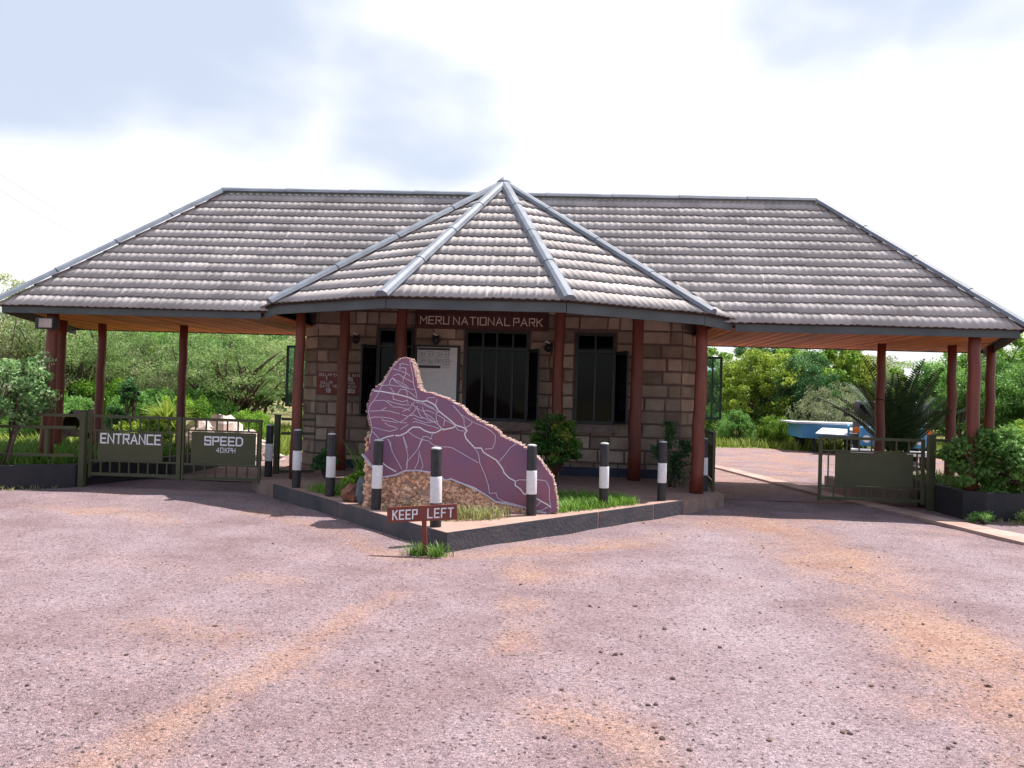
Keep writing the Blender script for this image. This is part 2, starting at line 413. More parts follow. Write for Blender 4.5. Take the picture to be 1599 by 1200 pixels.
def grid(name, xs, ys, zf, material, attrs=None):
    X, Y = np.meshgrid(xs, ys); X = X.ravel(); Y = Y.ravel()
    V = np.c_[X, Y, zf(X, Y)]
    nx, ny = len(xs), len(ys)
    i = (np.arange(ny - 1)[:, None] * nx + np.arange(nx - 1)[None, :]).ravel()
    F = np.c_[i, i + 1, i + nx + 1, i + nx]
    o = struct(name, (V, F, np.full(len(F), .5)), material, smooth=True)
    for k, fn in (attrs or {}).items():
        a = o.data.attributes.new(k, 'FLOAT', 'POINT'); a.data.foreach_set('value', fn(X, Y).astype(np.float32))
    return o
def seg_dist(X, Y, pl):
    d = np.full(X.shape, 1e9)
    for (ax, ay), (bx, by) in zip(pl[:-1], pl[1:]):
        vx, vy = bx - ax, by - ay; L = vx * vx + vy * vy
        t = np.clip(((X - ax) * vx + (Y - ay) * vy) / L, 0, 1)
        d = np.minimum(d, np.hypot(X - ax - t * vx, Y - ay - t * vy))
    return d
def vnoise(x, y, seed):
    xi, yi = np.floor(x).astype(int), np.floor(y).astype(int); fx, fy = x - xi, y - yi
    fx, fy = fx * fx * (3 - 2 * fx), fy * fy * (3 - 2 * fy)
    def h(a, b):
        q = np.sin(a * 127.1 + b * 311.7 + seed * 74.7) * 43758.5453
        return q - np.floor(q)
    return (h(xi, yi) * (1 - fx) + h(xi + 1, yi) * fx) * (1 - fy) + (h(xi, yi + 1) * (1 - fx) + h(xi + 1, yi + 1) * fx) * fy
def fbm(x, y, seed): return (vnoise(x, y, seed) + .5 * vnoise(x * 2.1, y * 2.1, seed + 7) + .25 * vnoise(x * 4.3, y * 4.3, seed + 13)) / 1.75
TRACKS = [([(3.75, -4.2), (4.17, -5.47), (4.15, -6.96), (3.9, -8.9), (3.8, -9.9), (3.5, -11.4), (3.2, -14)], .55, 1.0),
          ([(3.16, -4.74), (3.56, -6.02), (3.54, -7.65), (3.3, -9)], .3, .5),
          ([(-.15, -9.0), (-.45, -10.2), (-.62, -10.93), (-.8, -12.2)], .17, .75),
          ([(.8, -7.7), (.82, -9.05), (.78, -10.3)], .22, .55),
          ([(1.05, -11.2), (1.4, -11.45), (1.5, -11.7)], .26, .95),
          ([(-1.45, -8.6), (-1.15, -8.7)], .25, .75), ([(-1.6, -10), (-1.1, -10.2)], .28, .5),
          ([(-6.5, -5.2), (-4.2, -5.6), (-3.5, -6.2)], .3, .65), ([(-2.8, -5.1), (-1.4, -6.3), (-.3, -7.7), (1.6, -6.6), (3.6, -4.4)], .2, .6),
          ([(-.4, -8.05), (.3, -8.1)], .2, .5), ([(2, -6.4), (2.5, -5.9)], .25, .6), ([(4.6, -4.1), (6.2, -4.4)], .3, .6), ([(-6, -3.4), (-3.6, -3.6)], .4, .3)]
def f_dirt(X, Y):
    m = np.zeros(X.shape)
    wx, wy = X + .35 * (fbm(X * 1.3, Y * 1.3, 1) - .5), Y + .35 * (fbm(X * 1.3, Y * 1.3, 2) - .5)
    for pl, w, a in TRACKS: m = np.maximum(m, a * np.exp(-(seg_dist(wx, wy, pl) / w) ** 2))
    n1 = fbm(X * 1.1, Y * 1.1, 3); n2 = fbm(X * 3.2, Y * 3.2, 4)
    return np.clip(m * (.6 + .75 * n2) + np.clip((n1 - .56) * 2.2, 0, .5) * (.4 + n2), 0, 1) * .62
def f_packed(X, Y):
    m = np.zeros(X.shape)
    for pl, w, a in (([(2.9, -5.6), (2.73, -6.92), (2.58, -8.94), (2.38, -10.41), (2.2, -12)], .5, .6), ([(-4.6, -4.4), (-4, -6.5), (-2.6, -9)], .6, .35), ([(5.4, -4.4), (5.6, -7), (5.4, -10)], .6, .45)):
        m = np.maximum(m, a * np.exp(-(seg_dist(X, Y, pl) / w) ** 2))
    return m
def f_und(X, Y): return .004 + .010 * (np.sin(X * 2.1 + Y * .7) * np.sin(Y * 1.7 - X * .6) + .6 * np.sin(X * 5.3 + 1) * np.sin(Y * 4.6))
xs = np.r_[np.linspace(-45, -9, 40)[:-1], np.arange(-9, 10, .07), np.linspace(10, 45, 40)]
ys = np.r_[np.linspace(-45, -14, 30)[:-1], np.arange(-14, -1.95, .07)]
forecourt = grid('forecourt', xs, ys, f_und, M['gravel'], {'dirt': f_dirt, 'packed': f_packed})
rear = MB()
rear.add([(x, y, .006) for x, y in ((-6.3, -1.9), (6.9, -1.9), (7.6, 1.6), (13, 3.2), (25, 4.2), (24, 8.5), (15, 10.6), (11, 12.6), (8.5, 14), (6.3, 13.4), (3, 12.5), (-2, 11), (-4.2, 8), (-5.2, 5), (-5.8, 2.2))], [tuple(range(15))])
struct('rear_road', rear, M['earth'])
gx = np.r_[-700, -300, -120, np.linspace(-60, 60, 61), 120, 300, 700]; gy = np.r_[-400, -150, np.linspace(-50, 70, 61), 150, 300, 700]
grid('ground', gx, gy, lambda X, Y: -.03 + np.clip((np.hypot(X, Y - 5) - 24) * .02, 0, 1.2) * (Y > 3), M['field'])
strip = MB()
sl = [(4.3, 7.4), (5.1, 3.9), (5.75, -.6), (6.3, -3.3), (6.55, -4.5), (6.75, -5.6), (6.9, -7.5)]
wd = [.32, .34, .36, .38, .42, .62, .8]
for k in range(len(sl) - 1):
    a, b = sl[k], sl[k + 1]
    strip.prism([a, b, (b[0] + wd[k + 1], b[1] + .06), (a[0] + wd[k], a[1] + .06)][::1], .0, .045 + .002 * (k % 2))
struct('kerb_strip', strip, M['strip'])

# ------------------------------------------------------------------ traffic island
ISL = [(0, -7.27), (3.5, -3.24), (3.72, -2.9), (4.0, 1.6), (-4.0, 1.6), (-3.72, -2.9), (-3.5, -3.24)]
isl = MB(); isl.prism(ISL, -.05, .2); struct('traffic_island', isl, M['slab'])
def offset_seg(a, b, d0, d1):
    dx, dy = b[0] - a[0], b[1] - a[1]; L = math.hypot(dx, dy); nx, ny = dy / L, -dx / L
    return [(a[0] + nx * d0, a[1] + ny * d0), (b[0] + nx * d0, b[1] + ny * d0), (b[0] + nx * d1, b[1] + ny * d1), (a[0] + nx * d1, a[1] + ny * d1)]
def lerp(a, b, t): return tuple(a[i] + (b[i] - a[i]) * t for i in range(len(a)))
tip, kr, kl = (0, -7.27), (3.5, -3.24), (-3.5, -3.24)
# facing strips: black paint up to the last third, bare concrete beyond
tip_m = [(-.10, -7.17), (.10, -7.17)]
kb = MB()
def face(mb, a, b, z0=-.04, z1=.205):
    mb.prism(offset_seg(a, b, -.012, .004)[::-1] if False else offset_seg(a, b, -.012, .006), z0, z1)
cuts = [0, .47, .70, .84]
for i in range(len(cuts) - 1):
    face(kb, lerp(tip, kr, cuts[i] + (.003 if i else 0)), lerp(tip, kr, cuts[i + 1] - .003))
for a, b in ((.0, .47), (.473, .88)): face(kb, lerp(tip, kl, b), lerp(tip, kl, a))
kerb = struct('kerb', kb, M['kerb_black'])
kc = MB(); face(kc, lerp(tip, kr, .843), kr); face(kc, kr, (3.72, -2.9)); face(kc, (3.72, -2.9), (4.0, 1.6)); face(kc, kl, lerp(tip, kl, .883)); face(kc, (-3.72, -2.9), kl); face(kc, (-4.0, 1.6), (-3.72, -2.9))
struct('kerb_end', kc, M['concrete'])

# ------------------------------------------------------------------ gatehouse
gh = thing('gatehouse', 'long tile-roofed gatehouse with stone block office under its pointed middle roof', 'gatehouse')
EL, ER = (-7.85, -3.18, 2.86), (8.02, -3.18, 2.86)
BL, BR = (-9.65, 1.66, 2.86), (10.05, 1.66, 2.86)
RL, RR = (-5.3, -.76, 5.3), (5.72, -.76, 5.3)
AP = (0.02, -.9, 5.5)
FL, FR = (-1.30, -4.62, 2.95), (1.20, -4.62, 2.95)
OL, OR = (-3.2, -3.6, 2.93), (3.27, -3.6, 2.93)
VL, VR = (-3.6, -3.1, 2.90), (3.8, -3.1, 2.90)

# the wing roof stops at the valleys of the pavilion roof
WL, WR, WA, WB = (-3.42, -3.18, 2.86), (3.60, -3.18, 2.86), (-.12, -.76, 5.3), (.16, -.76, 5.3)
def tile_facet(A, B, C, D, rows, period=.125, k=6, seed=0, lap=.02):
    """corrugated tile courses on the facet A (eave left), B (eave right), C (top right), D (top left)"""
    A, B, C, D = (np.array(p, float) for p in (A, B, C, D))
    U = B - A; Lu = np.linalg.norm(U); U /= Lu
    tmp = D - A; Sv = tmp - U * (tmp @ U); Ls = np.linalg.norm(Sv); Sv /= Ls
    Nn = np.cross(U, Sv)
    if Nn[2] < 0: Nn = -Nn
    uD, uC = (D - A) @ U, (C - A) @ U
    sD, sC = (D - A) @ Sv, (C - A) @ Sv
    g = sD / rows
    r = np.random.default_rng(seed)
    u = np.arange(min(0, uD) - period, max(Lu, uC) + period, period / k)
    wave = .5 + .5 * np.cos(2 * math.pi * u / period); wave = wave ** 1.6
    tile_id = np.floor(u / (period * 3)).astype(int); tile_id -= tile_id.min()
    Vs, Fs, Ts = [], [], []; base = 0
    for q in range(rows):
        s0, s1 = q * g - lap, (q + 1) * g
        if q == 0: s0 = -.05
        L0, L1 = uD * max(s0, 0) / sD, uD * s1 / sD
        R0, R1 = Lu + (uC - Lu) * max(s0, 0) / sC, Lu + (uC - Lu) * min(s1 / sC, 1.0)
        jit = r.normal(0, .004, tile_id.max() + 2)[tile_id]; tt = r.random(tile_id.max() + 2)[tile_id]
        tt = np.clip(.5 + (tt - .5) * .8 + r.normal(0, .1), 0, 1)
        uu0 = np.clip(u, L0, R0); uu1 = np.clip(u, L1, R1)
        h0 = .020 + .013 * wave + jit * .6; h1 = .001 + .013 * wave
        ds = r.normal(0, .004, len(u)) + r.normal(0, .006, tile_id.max() + 2)[tile_id]
        P0 = A + uu0[:, None] * U + (s0 + ds)[:, None] * Sv + h0[:, None] * Nn
        P1 = A + uu1[:, None] * U + s1 * Sv + h1[:, None] * Nn
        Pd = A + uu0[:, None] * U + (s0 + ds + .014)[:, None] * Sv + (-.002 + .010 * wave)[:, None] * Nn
        m_ = len(u)
        Vs += [P0, P1, Pd]
        i = np.arange(m_ - 1)
        ok = (uu0[1:] - uu0[:-1] > 1e-5) | (uu1[1:] - uu1[:-1] > 1e-5)
        i = i[ok]
        Fs.append(np.c_[base + i, base + i + 1, base + m_ + i + 1, base + m_ + i]); Ts.append(tt[i])
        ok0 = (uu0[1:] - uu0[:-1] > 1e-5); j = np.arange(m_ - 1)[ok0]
        Fs.append(np.c_[base + 2 * m_ + j, base + 2 * m_ + j + 1, base + j + 1, base + j]); Ts.append(np.full(len(j), -1.5))  # riser faces coloured darker, painting in the shade line under each lip
        base += 3 * m_
    return np.vstack(Vs), np.vstack(Fs), np.concatenate(Ts)
def join_np(parts):
    V, F, T, b = [], [], [], 0
    for v, f, t in parts: V.append(v); F.append(f + b); T.append(t); b += len(v)
    return np.vstack(V), np.vstack(F), np.concatenate(T)
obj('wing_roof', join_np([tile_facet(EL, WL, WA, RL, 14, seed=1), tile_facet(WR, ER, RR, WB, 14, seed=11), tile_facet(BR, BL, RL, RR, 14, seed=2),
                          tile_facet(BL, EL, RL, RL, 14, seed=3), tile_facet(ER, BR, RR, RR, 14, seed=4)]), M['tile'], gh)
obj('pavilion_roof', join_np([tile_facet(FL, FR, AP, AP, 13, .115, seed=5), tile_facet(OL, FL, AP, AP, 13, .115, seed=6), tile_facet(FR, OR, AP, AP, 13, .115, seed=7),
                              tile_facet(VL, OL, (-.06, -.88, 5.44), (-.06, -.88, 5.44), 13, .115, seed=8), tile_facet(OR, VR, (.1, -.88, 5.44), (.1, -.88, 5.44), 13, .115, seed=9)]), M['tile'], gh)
# roof deck under the tiles
dk = MB()
def quad_slab(mb, pts, th):
    pts = [Vector(p) for p in pts]; n_ = len(pts)
    mb.add(pts + [p - Vector((0, 0, th)) for p in pts], [tuple(range(n_)), tuple(range(2 * n_ - 1, n_ - 1, -1))] + [(i, n_ + i, n_ + (i + 1) % n_, (i + 1) % n_) for i in range(n_)])
dz = lambda p, d=-.025: (p[0], p[1], p[2] + d)
for pts in ((EL, WL, WA, RL), (WR, ER, RR, WB), (BR, BL, RL, RR), (BL, EL, RL), (ER, BR, RR), (FL, FR, AP), (OL, FL, AP), (FR, OR, AP), (VL, OL, AP), (OR, VR, AP)):
    c_ = Vector((0, 0, 0))
    for p in pts: c_ += Vector(p) / len(pts)
    quad_slab(dk, [dz(tuple(Vector(p).lerp(c_, .012))) for p in pts], .03)
obj('roof_deck', dk, M['beam'], gh)
# hips and ridges, capped in overlapping lengths
def cap_line(name, a, b, w=.115, n=4, lift=.06, ext=0.0):
    a, b = Vector(a), Vector(b); d = (b - a).normalized(); a = a - d * ext
    sd = d.cross(Vector((0, 0, 1))).normalized(); u = sd.cross(d).normalized()
    mb = MB(); L = (b - a).length
    prof = [(-1, -.55), (-.78, .1), (-.35, .5), (.35, .5), (.78, .1), (1, -.55)]
    for i in range(n):
        p, q = a + d * (L * i / n - .03), a + d * (L * (i + 1) / n)
        vs = []
        for pt, sc in ((p, 1.06), (q, .97)):
            for x, z in prof: vs.append(pt + sd * (x * w * sc) + u * (z * w * .72 * sc + lift + (.006 if sc > 1 else 0)))
        m_ = len(prof)
        mb.add(vs, [(k, k + 1, m_ + k + 1, m_ + k) for k in range(m_ - 1)] + [tuple(range(m_ - 1, -1, -1)), tuple(range(m_, 2 * m_))] + [(m_ - 1, 0, m_, 2 * m_ - 1)])
    return obj(name, mb, M['cap'], gh)
cap_line('ridge_cap', RL, RR, .1, 9, .07)
for a, b, n_ in ((EL, RL, 4), (ER, RR, 4), (BL, RL, 4), (BR, RR, 4)): cap_line('hip_cap', a, b, .105, n_, .07, .05)
for a, n_ in ((OL, 4), (FL, 4), (FR, 4), (OR, 4)): cap_line('hip_cap', a, AP, .10, n_, .065, .05)
fin = MB(); fin.lathe((AP[0], AP[1], AP[2] - .03), [(.16, 0), (.13, .1), (.06, .16), (.01, .18)], 8); obj('apex_cap', fin, M['cap'], gh)
# fascia boards
def fascia(pts, h, top, seed=0):
    g = random.Random(seed)
    for a, b in zip(pts[:-1], pts[1:]):
        a, b = Vector(a), Vector(b); L = (b - a).length; nseg = max(1, int(L / 3.6)); d = (b - a) / nseg
        mb = MB()
        for i in range(nseg):
            zo = g.uniform(-.008, .008)
            p, q = a + d * i, a + d * (i + 1) - d.normalized() * .006
            mb.bar((p.x, p.y, p.z + top - h / 2 + zo), (q.x, q.y, q.z + top - h / 2 + zo * .3), .03 + .003 * (i % 2), h)
        obj('fascia_board', mb, M['fascia'], gh, bevel=.004)
fascia([(VR[0] - .02, EL[1] + .04, 2.86), (ER[0] - .03, ER[1] + .04, 2.86)], .165, .02, 1)
fascia([(EL[0] + .03, EL[1] + .04, 2.86), (VL[0] + .02, EL[1] + .04, 2.86)], .165, .02, 2)
fascia([(ER[0] - .04, ER[1] + .05, 2.86), (BR[0] - .05, BR[1] - .04, 2.86)], .165, .02, 3)
fascia([(BL[0] + .05, BL[1] - .04, 2.86), (EL[0] + .04, EL[1] + .05, 2.86)], .165, .02, 4)
fascia([(BR[0] - .06, BR[1] - .03, 2.86), (BL[0] + .06, BL[1] - .03, 2.86)], .07, .02, 5)
ins = lambda p, s=.965: (p[0] * .99, p[1] + .05, p[2])
fascia([(VL[0] + .05, VL[1] + .02, 2.9), ins(OL), ins(FL), ins(FR), ins(OR), (VR[0] - .05, VR[1] + .02, 2.9)], .19, .015, 6)
# reed ceilings over the two lanes
for poly in ([(-7.7, -3.06), (-3.55, -3.06), (-3.55, 1.55), (-9.45, 1.55)], [(3.6, -3.06), (7.9, -3.06), (9.85, 1.55), (3.6, 1.55)]):
    cb = MB(); cb.prism(poly, 2.850, 2.862); obj('ceiling_board', cb, M['beam'], gh)
    cb = MB(); gr = random.Random(int(poly[0][0] * 10)); xx = min(p[0] for p in poly) + .05
    while xx < max(p[0] for p in poly) - .05:
        y0r = -3.05
        if xx < poly[0][0] and poly[0][0] < 0: y0r = -3.05 + 4.6 * (poly[0][0] - xx) / (poly[0][0] - poly[3][0])
        if poly[0][0] > 0 and xx > poly[1][0]: y0r = -3.05 + 4.6 * (xx - poly[1][0]) / (poly[2][0] - poly[1][0])
        rr = gr.uniform(.020, .029); zz = 2.852 - gr.uniform(0, .008); sk = gr.uniform(-.012, .012)
        if y0r < 1.4: cb.tube([(xx, y0r, zz), (xx + sk * .5, (y0r + 1.54) / 2, zz + gr.uniform(-.003, .003)), (xx + sk, 1.54, zz)], rr, 6, gr.random(), cap=False)
        xx += rr * 2 + gr.uniform(-.002, .004)
    obj('reed_ceiling', cb, M['reed'], gh, smooth=True)
    w = MB(); x0, x1 = min(p[0] for p in poly), max(p[0] for p in poly)
    w.box(x0 + 1.9 if x0 < 0 else x0, x1 if x0 < 0 else x1 - 2.1, -2.98, -2.90, 2.775, 2.833); obj('wall_plate', w, M['beam'], gh)
# pillars: painted tree poles
def pillar(x, y, z0, z1, r=.105, seed=0, lean=(0, 0)):
    g = random.Random(seed); mb = MB(); pts, rad = [], []
    for i in range(9):
        t = i / 8; pts.append((x + lean[0] * t + g.uniform(-.012, .012), y + lean[1] * t + g.uniform(-.012, .012), z0 + (z1 - z0) * t)); rad.append(r * .86 * (1.07 - .17 * t) * g.uniform(.97, 1.03))
    mb.tube(pts, rad, 14); return obj('pillar', mb, M['pole'], gh, smooth=True)
PILLARS = [(-3.05, -2.9, .2, 2.9, .095), (3.31, -2.9, .2, 2.9, .115), (-2.78, -1.25, .2, 4.05, .11), (-1.73, -1.25, .2, 4.4, .115), (1.11, -1.25, .2, 4.5, .112), (2.5, -1.25, .2, 4.1, .122),
           (-7.12, -2.95, .3, 2.84, .115), (7.42, -2.95, .3, 2.84, .11), (-6.31, -.1, .2, 2.84, .098), (-7.98, -.1, .2, 2.84, .098), (-8.5, -.6, .2, 2.84, .115), (7.2, -.1, .2, 2.84, .10), (8.5, -.1, .2, 2.84, .10), (9.2, -.1, .2, 2.84, .10)]
for i, (x, y, z0, z1, r) in enumerate(PILLARS): pillar(x, y, z0, z1, r, i, (.02, 0))

# office walls: rough stone blocks laid proud of the mortar
WY = -.75
OPEN = [(-2.26, -1.58), (-.62, .57), (1.43, 2.16)]; OZ = (1.16, 2.83)
ZT = 3.9
g = random.Random(3)
blk, mor = MB(), MB()
def course_blocks(mb, a, b, nrm, z0, z1, t0, t1, g):
    """blocks along the wall line a-b between distances t0..t1"""
    d = Vector((b[0] - a[0], b[1] - a[1])); L = d.length; d /= L
    x = t0 + .012
    while x < t1 - .05:
        w = g.choice((.2, .34, .4, .46, .5)) * g.uniform(.9, 1.1)
        if t1 - (x + w) < .14: w = t1 - x - .012
        e = min(x + w, t1 - .012)
        off = .012 + g.uniform(0, .018); tn = g.random()
        vs = []
        for s, zz in ((x, z0 + .014), (e, z0 + .014), (e, z1 - .014), (x, z1 - .014)):
            s2, z2 = s + g.uniform(-.008, .008), zz + g.uniform(-.007, .007)
            p = Vector((a[0], a[1])) + d * s2; vs.append((p.x + nrm[0] * 0, p.y + nrm[1] * 0, z2))
        for (s, zz), c in zip(((x, z0 + .014), (e, z0 + .014), (e, z1 - .014), (x, z1 - .014)), ((1, 1), (-1, 1), (-1, -1), (1, -1))):
            s2, z2 = s + c[0] * g.uniform(.008, .022), zz + c[1] * g.uniform(.008, .02)
            p = Vector((a[0], a[1])) + d * s2; vs.append((p.x + nrm[0] * off, p.y + nrm[1] * off, z2))
        mb.add(vs, [(4, 5, 6, 7), (0, 1, 5, 4), (1, 2, 6, 5), (2, 3, 7, 6), (3, 0, 4, 7)], tn)
        x = e + .022
CH = .245
nc = int((ZT - .2) / CH)
X0, X1 = -3.40, 3.38
for c in range(nc):
    z0 = .2 + c * CH; z1 = z0 + CH
    spans = [(X0, X1)]
    if z1 > OZ[0] + .05 and z0 < OZ[1] - .02:
        spans = []; x = X0
        for a, b in OPEN: spans.append((x, a - .02)); x = b + .02
        spans.append((x, X1))
    for a, b in spans: course_blocks(blk, (X0, WY), (X1, WY), (0, -1), z0, z1, a - X0, b - X0, g)
    for a, b, nn in (((X1, WY), (3.74, -.32), (.77, -.64)), ((-3.76, -.32), (X0, WY), (-.77, -.64)), ((3.74, -.32), (3.74, 1.3), (1, 0)), ((-3.76, 1.3), (-3.76, -.32), (-1, 0))):
        L = math.hypot(b[0] - a[0], b[1] - a[1])
        if abs(nn[0]) == 1 and z1 > 1.25 and z0 < 2.55:
            lo, hi = (.35, .95); lo, hi = (lo, hi) if nn[0] > 0 else (L - hi, L - lo)
            course_blocks(blk, a, b, nn, z0, z1, 0, lo, g); course_blocks(blk, a, b, nn, z0, z1, hi, L, g)
        else: course_blocks(blk, a, b, nn, z0, z1, 0, L, g)
xs_ = [X0] + [v for o in OPEN for v in o] + [X1]
for i in range(0, len(xs_), 2): mor.box(xs_[i], xs_[i + 1], WY, WY + .2, .2, ZT)
for a, b in OPEN: mor.box(a, b, WY + .002, WY + .2, .2, OZ[0]); mor.box(a, b, WY + .002, WY + .2, OZ[1], ZT)
mor.prism([(X1 + .001, WY + .002), (3.739, -.32), (3.55, -.2), (X1 + .001, WY + .19)], .2, ZT - .002)
mor.prism([(-3.759, -.32), (X0 - .001, WY + .002), (X0 - .001, WY + .19), (-3.57, -.2)], .2, ZT - .002)
for sx in (1, -1):
    x_ = 3.74 if sx > 0 else -3.76
    for y0, y1, z0, z1 in ((-.32, .03, .2, ZT), (.63, 1.3, .2, ZT), (.031, .629, .2, 1.27), (.031, .629, 2.54, ZT)): mor.box(min(x_, x_ - sx * .18), max(x_, x_ - sx * .18), y0, y1, z0, z1)
mor.box(-3.57, 3.55, 1.301, 1.45, .2, ZT)
wall = obj('wall', mor, M['mortar'], gh)
obj('stone_block_facing', blk, M['stone'], wall)
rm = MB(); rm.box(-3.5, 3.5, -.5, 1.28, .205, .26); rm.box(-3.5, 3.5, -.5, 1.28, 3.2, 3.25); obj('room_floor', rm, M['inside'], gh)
pl = MB(); pl.box(X0 - .01, X1 + .01, WY - .04, WY - .001, .2, .36); obj('plinth', pl, M['plinth'], gh)
# maroon painted band over the middle window
bd = MB(); bd.box(-1.56, .92, WY - .045, WY - .032, 2.835, 3.22); obj('painted_lintel', bd, M['plaster'], gh)

def window(x0, x1, mull, leaf_l, leaf_r, seed=0):
    w = thing_child('window', gh)
    f = MB(); y0, y1 = WY - .03, WY + .03; t = .05
    f.box(x0, x0 + t, y0, y1, OZ[0], OZ[1]); f.box(x1 - t, x1, y0, y1, OZ[0], OZ[1])
    f.box(x0 + t, x1 - t, y0, y1, OZ[0], OZ[0] + t); f.box(x0 + t, x1 - t, y0, y1, OZ[1] - t, OZ[1])
    zt = 2.47
    f.box(x0 + t, x1 - t, y0 + .004, y1 - .004, zt, zt + .045)
    for q in mull: f.box(x0 + (x1 - x0) * q - .018, x0 + (x1 - x0) * q + .018, y0 + .006, y1 - .006, OZ[0] + t, OZ[1] - t)
    obj('frame', f, M['steel'], w)
    b = MB(); nb = int((x1 - x0) / .10)
    for i in range(1, nb):
        xx = x0 + (x1 - x0) * i / nb; b.tube([(xx, WY + .07, OZ[0]), (xx, WY + .07, zt)], .011, 5)
    for zz in (1.45, 1.8, 2.14): b.tube([(x0 + .03, WY + .085, zz), (x1 - .03, WY + .085, zz)], .012, 5)
    obj('bars', b, M['barsteel'], w)
    p = MB(); p.box(x0 + t, x1 - t, WY + .025, WY + .031, zt + .045, OZ[1] - t)
    p.box(x0 + t, x1 - t, WY + .036, WY + .042, OZ[0] + t, zt)
    obj('pane', p, M['pane'], w)
    for xx, sgn, on in ((x0, -1, leaf_l), (x1, 1, leaf_r)):
        if not on: continue
        ang = R(62); L = .42
        ex, ey = xx + sgn * math.cos(ang) * L, WY - .04 - math.sin(ang) * L
        s_ = MB()
        a_, b_ = (xx, WY - .04), (ex, ey)
        for p_, q_ in (((*a_, OZ[0] + .04), (*b_, OZ[0] + .04)), ((*a_, zt), (*b_, zt))): s_.bar(p_, q_, .03, .045)
        for c_ in (a_, b_): s_.bar((*c_, OZ[0] + .018), (*c_, zt + .022), .034, .034)
        obj('open_sash', s_, M['steel'], w)
        gq = MB(); gq.bar((*lerp(a_, b_, .04), (OZ[0] + zt) / 2), (*lerp(a_, b_, .96), (OZ[0] + zt) / 2), .006, zt - OZ[0] - .06); obj('sash_pane', gq, M['pane'], w)
    s = MB(); s.box(x0 - .06, x1 + .08, WY - .16, WY - .002, OZ[0] - .17, OZ[0] - .004); obj('sill', s, M['sill'], w, bevel=.012)
    return w
def thing_child(name, parent):
    o = bpy.data.objects.new(name, None); COL.objects.link(o); o.parent = parent; o.empty_display_size = .1
    ORIGIN[o.name] = np.zeros(3); return o
window(-2.26, -1.58, (.5,), True, False)
window(-.62, .57, (.28, .5, .75), False, True)
window(1.43, 2.16, (.5,), False, True)
# side casements standing open over the lanes
for sx in (1, -1):
    xh = 3.78 if sx > 0 else -3.80
    xe = xh + sx * .56
    cw = thing_child('casement_window', gh)
    f = MB(); y_ = .33
    for za, zb in ((1.285, 1.33), (2.475, 2.52)): f.box(min(xh, xe), max(xh, xe), y_ - .02, y_ + .02, za, zb)
    for xx in (xh, xe - sx * .045, xh + sx * .36): f.box(min(xx, xx + sx * .045) , max(xx, xx + sx * .045) - (.02 if xx == xh + sx * .36 else 0), y_ - .018, y_ + .018, 1.33, 2.475)
    obj('frame', f, M['casement'], cw)
    p = MB(); p.box(min(xh, xe) + .04, max(xh, xe) - .04, y_ - .004, y_ + .004, 1.325, 2.48); obj('pane', p, M['sidepane'], cw)
    d = MB(); d.box(xh - sx * .12 - .005, xh - sx * .12 + .005, .03, .63, 1.27, 2.54); obj('inner_pane', d, M['pane'], cw)

MAP_OUTLINE = """-1.29,0.84 -1.19,0.92 -1.21,1.02 -1.18,1.16 -1.23,1.29 -1.25,1.43 -1.22,1.52 -1.19,1.62 -1.14,1.69 -1.08,1.71 -1.01,1.84 -0.92,1.99 -0.86,2.04 -0.76,2.05 -0.71,1.99 -0.67,1.87 -0.63,1.72 -0.6,1.65 -0.46,1.62 -0.32,1.58 -0.21,1.53 -0.07,1.46 -0.01,1.39 0.11,1.32 0.22,1.26 0.36,1.2 0.42,1.12 0.56,1.06 0.7,1 0.81,0.91 0.9,0.85 0.99,0.72 1.06,0.64 1.1,0.48 1.13,0.31 1.14,0.23 0.99,0.21 0.88,0.22 0.76,0.26 0.59,0.29 0.38,0.32 0.27,0.39 0.11,0.48 -0.07,0.54 -0.18,0.58 -0.25,0.56 -0.34,0.62 -0.43,0.65 -0.59,0.67 -0.75,0.66 -0.88,0.6 -1.04,0.57 -1.19,0.72"""
MAP_ROADS = """-1.16,1.63 -1.09,1.63 -0.96,1.61 -0.89,1.6 -0.8,1.58 -0.72,1.56 -0.65,1.53 -0.56,1.52 -0.51,1.53 -0.44,1.5 -0.4,1.47 -0.36,1.41 -0.28,1.35 -0.21,1.3 -0.14,1.24 -0.06,1.22 -0.02,1.2 -0,1.18 -0.03,1.14 -0.01,1.08 0.04,1.03 0.09,0.98
-1.06,1.04 -0.99,1.07 -0.91,1.09
-0.88,1.09 -0.83,1.09 -0.75,1.13 -0.71,1.17 -0.67,1.2 -0.59,1.2 -0.52,1.16 -0.46,1.14 -0.39,1.14
-0.37,1.15 -0.32,1.18 -0.3,1.19 -0.29,1.18 -0.17,1.21 -0.14,1.24
0.1,0.97 0.18,0.97 0.21,0.92 0.26,0.89 0.37,0.83 0.45,0.73 0.47,0.68 0.53,0.62 0.61,0.58 0.61,0.53 0.67,0.49 0.72,0.43 0.78,0.42
0.87,0.38 0.93,0.35 1.01,0.31 1.05,0.28
-1.05,0.76 -0.97,0.7 -0.87,0.65"""
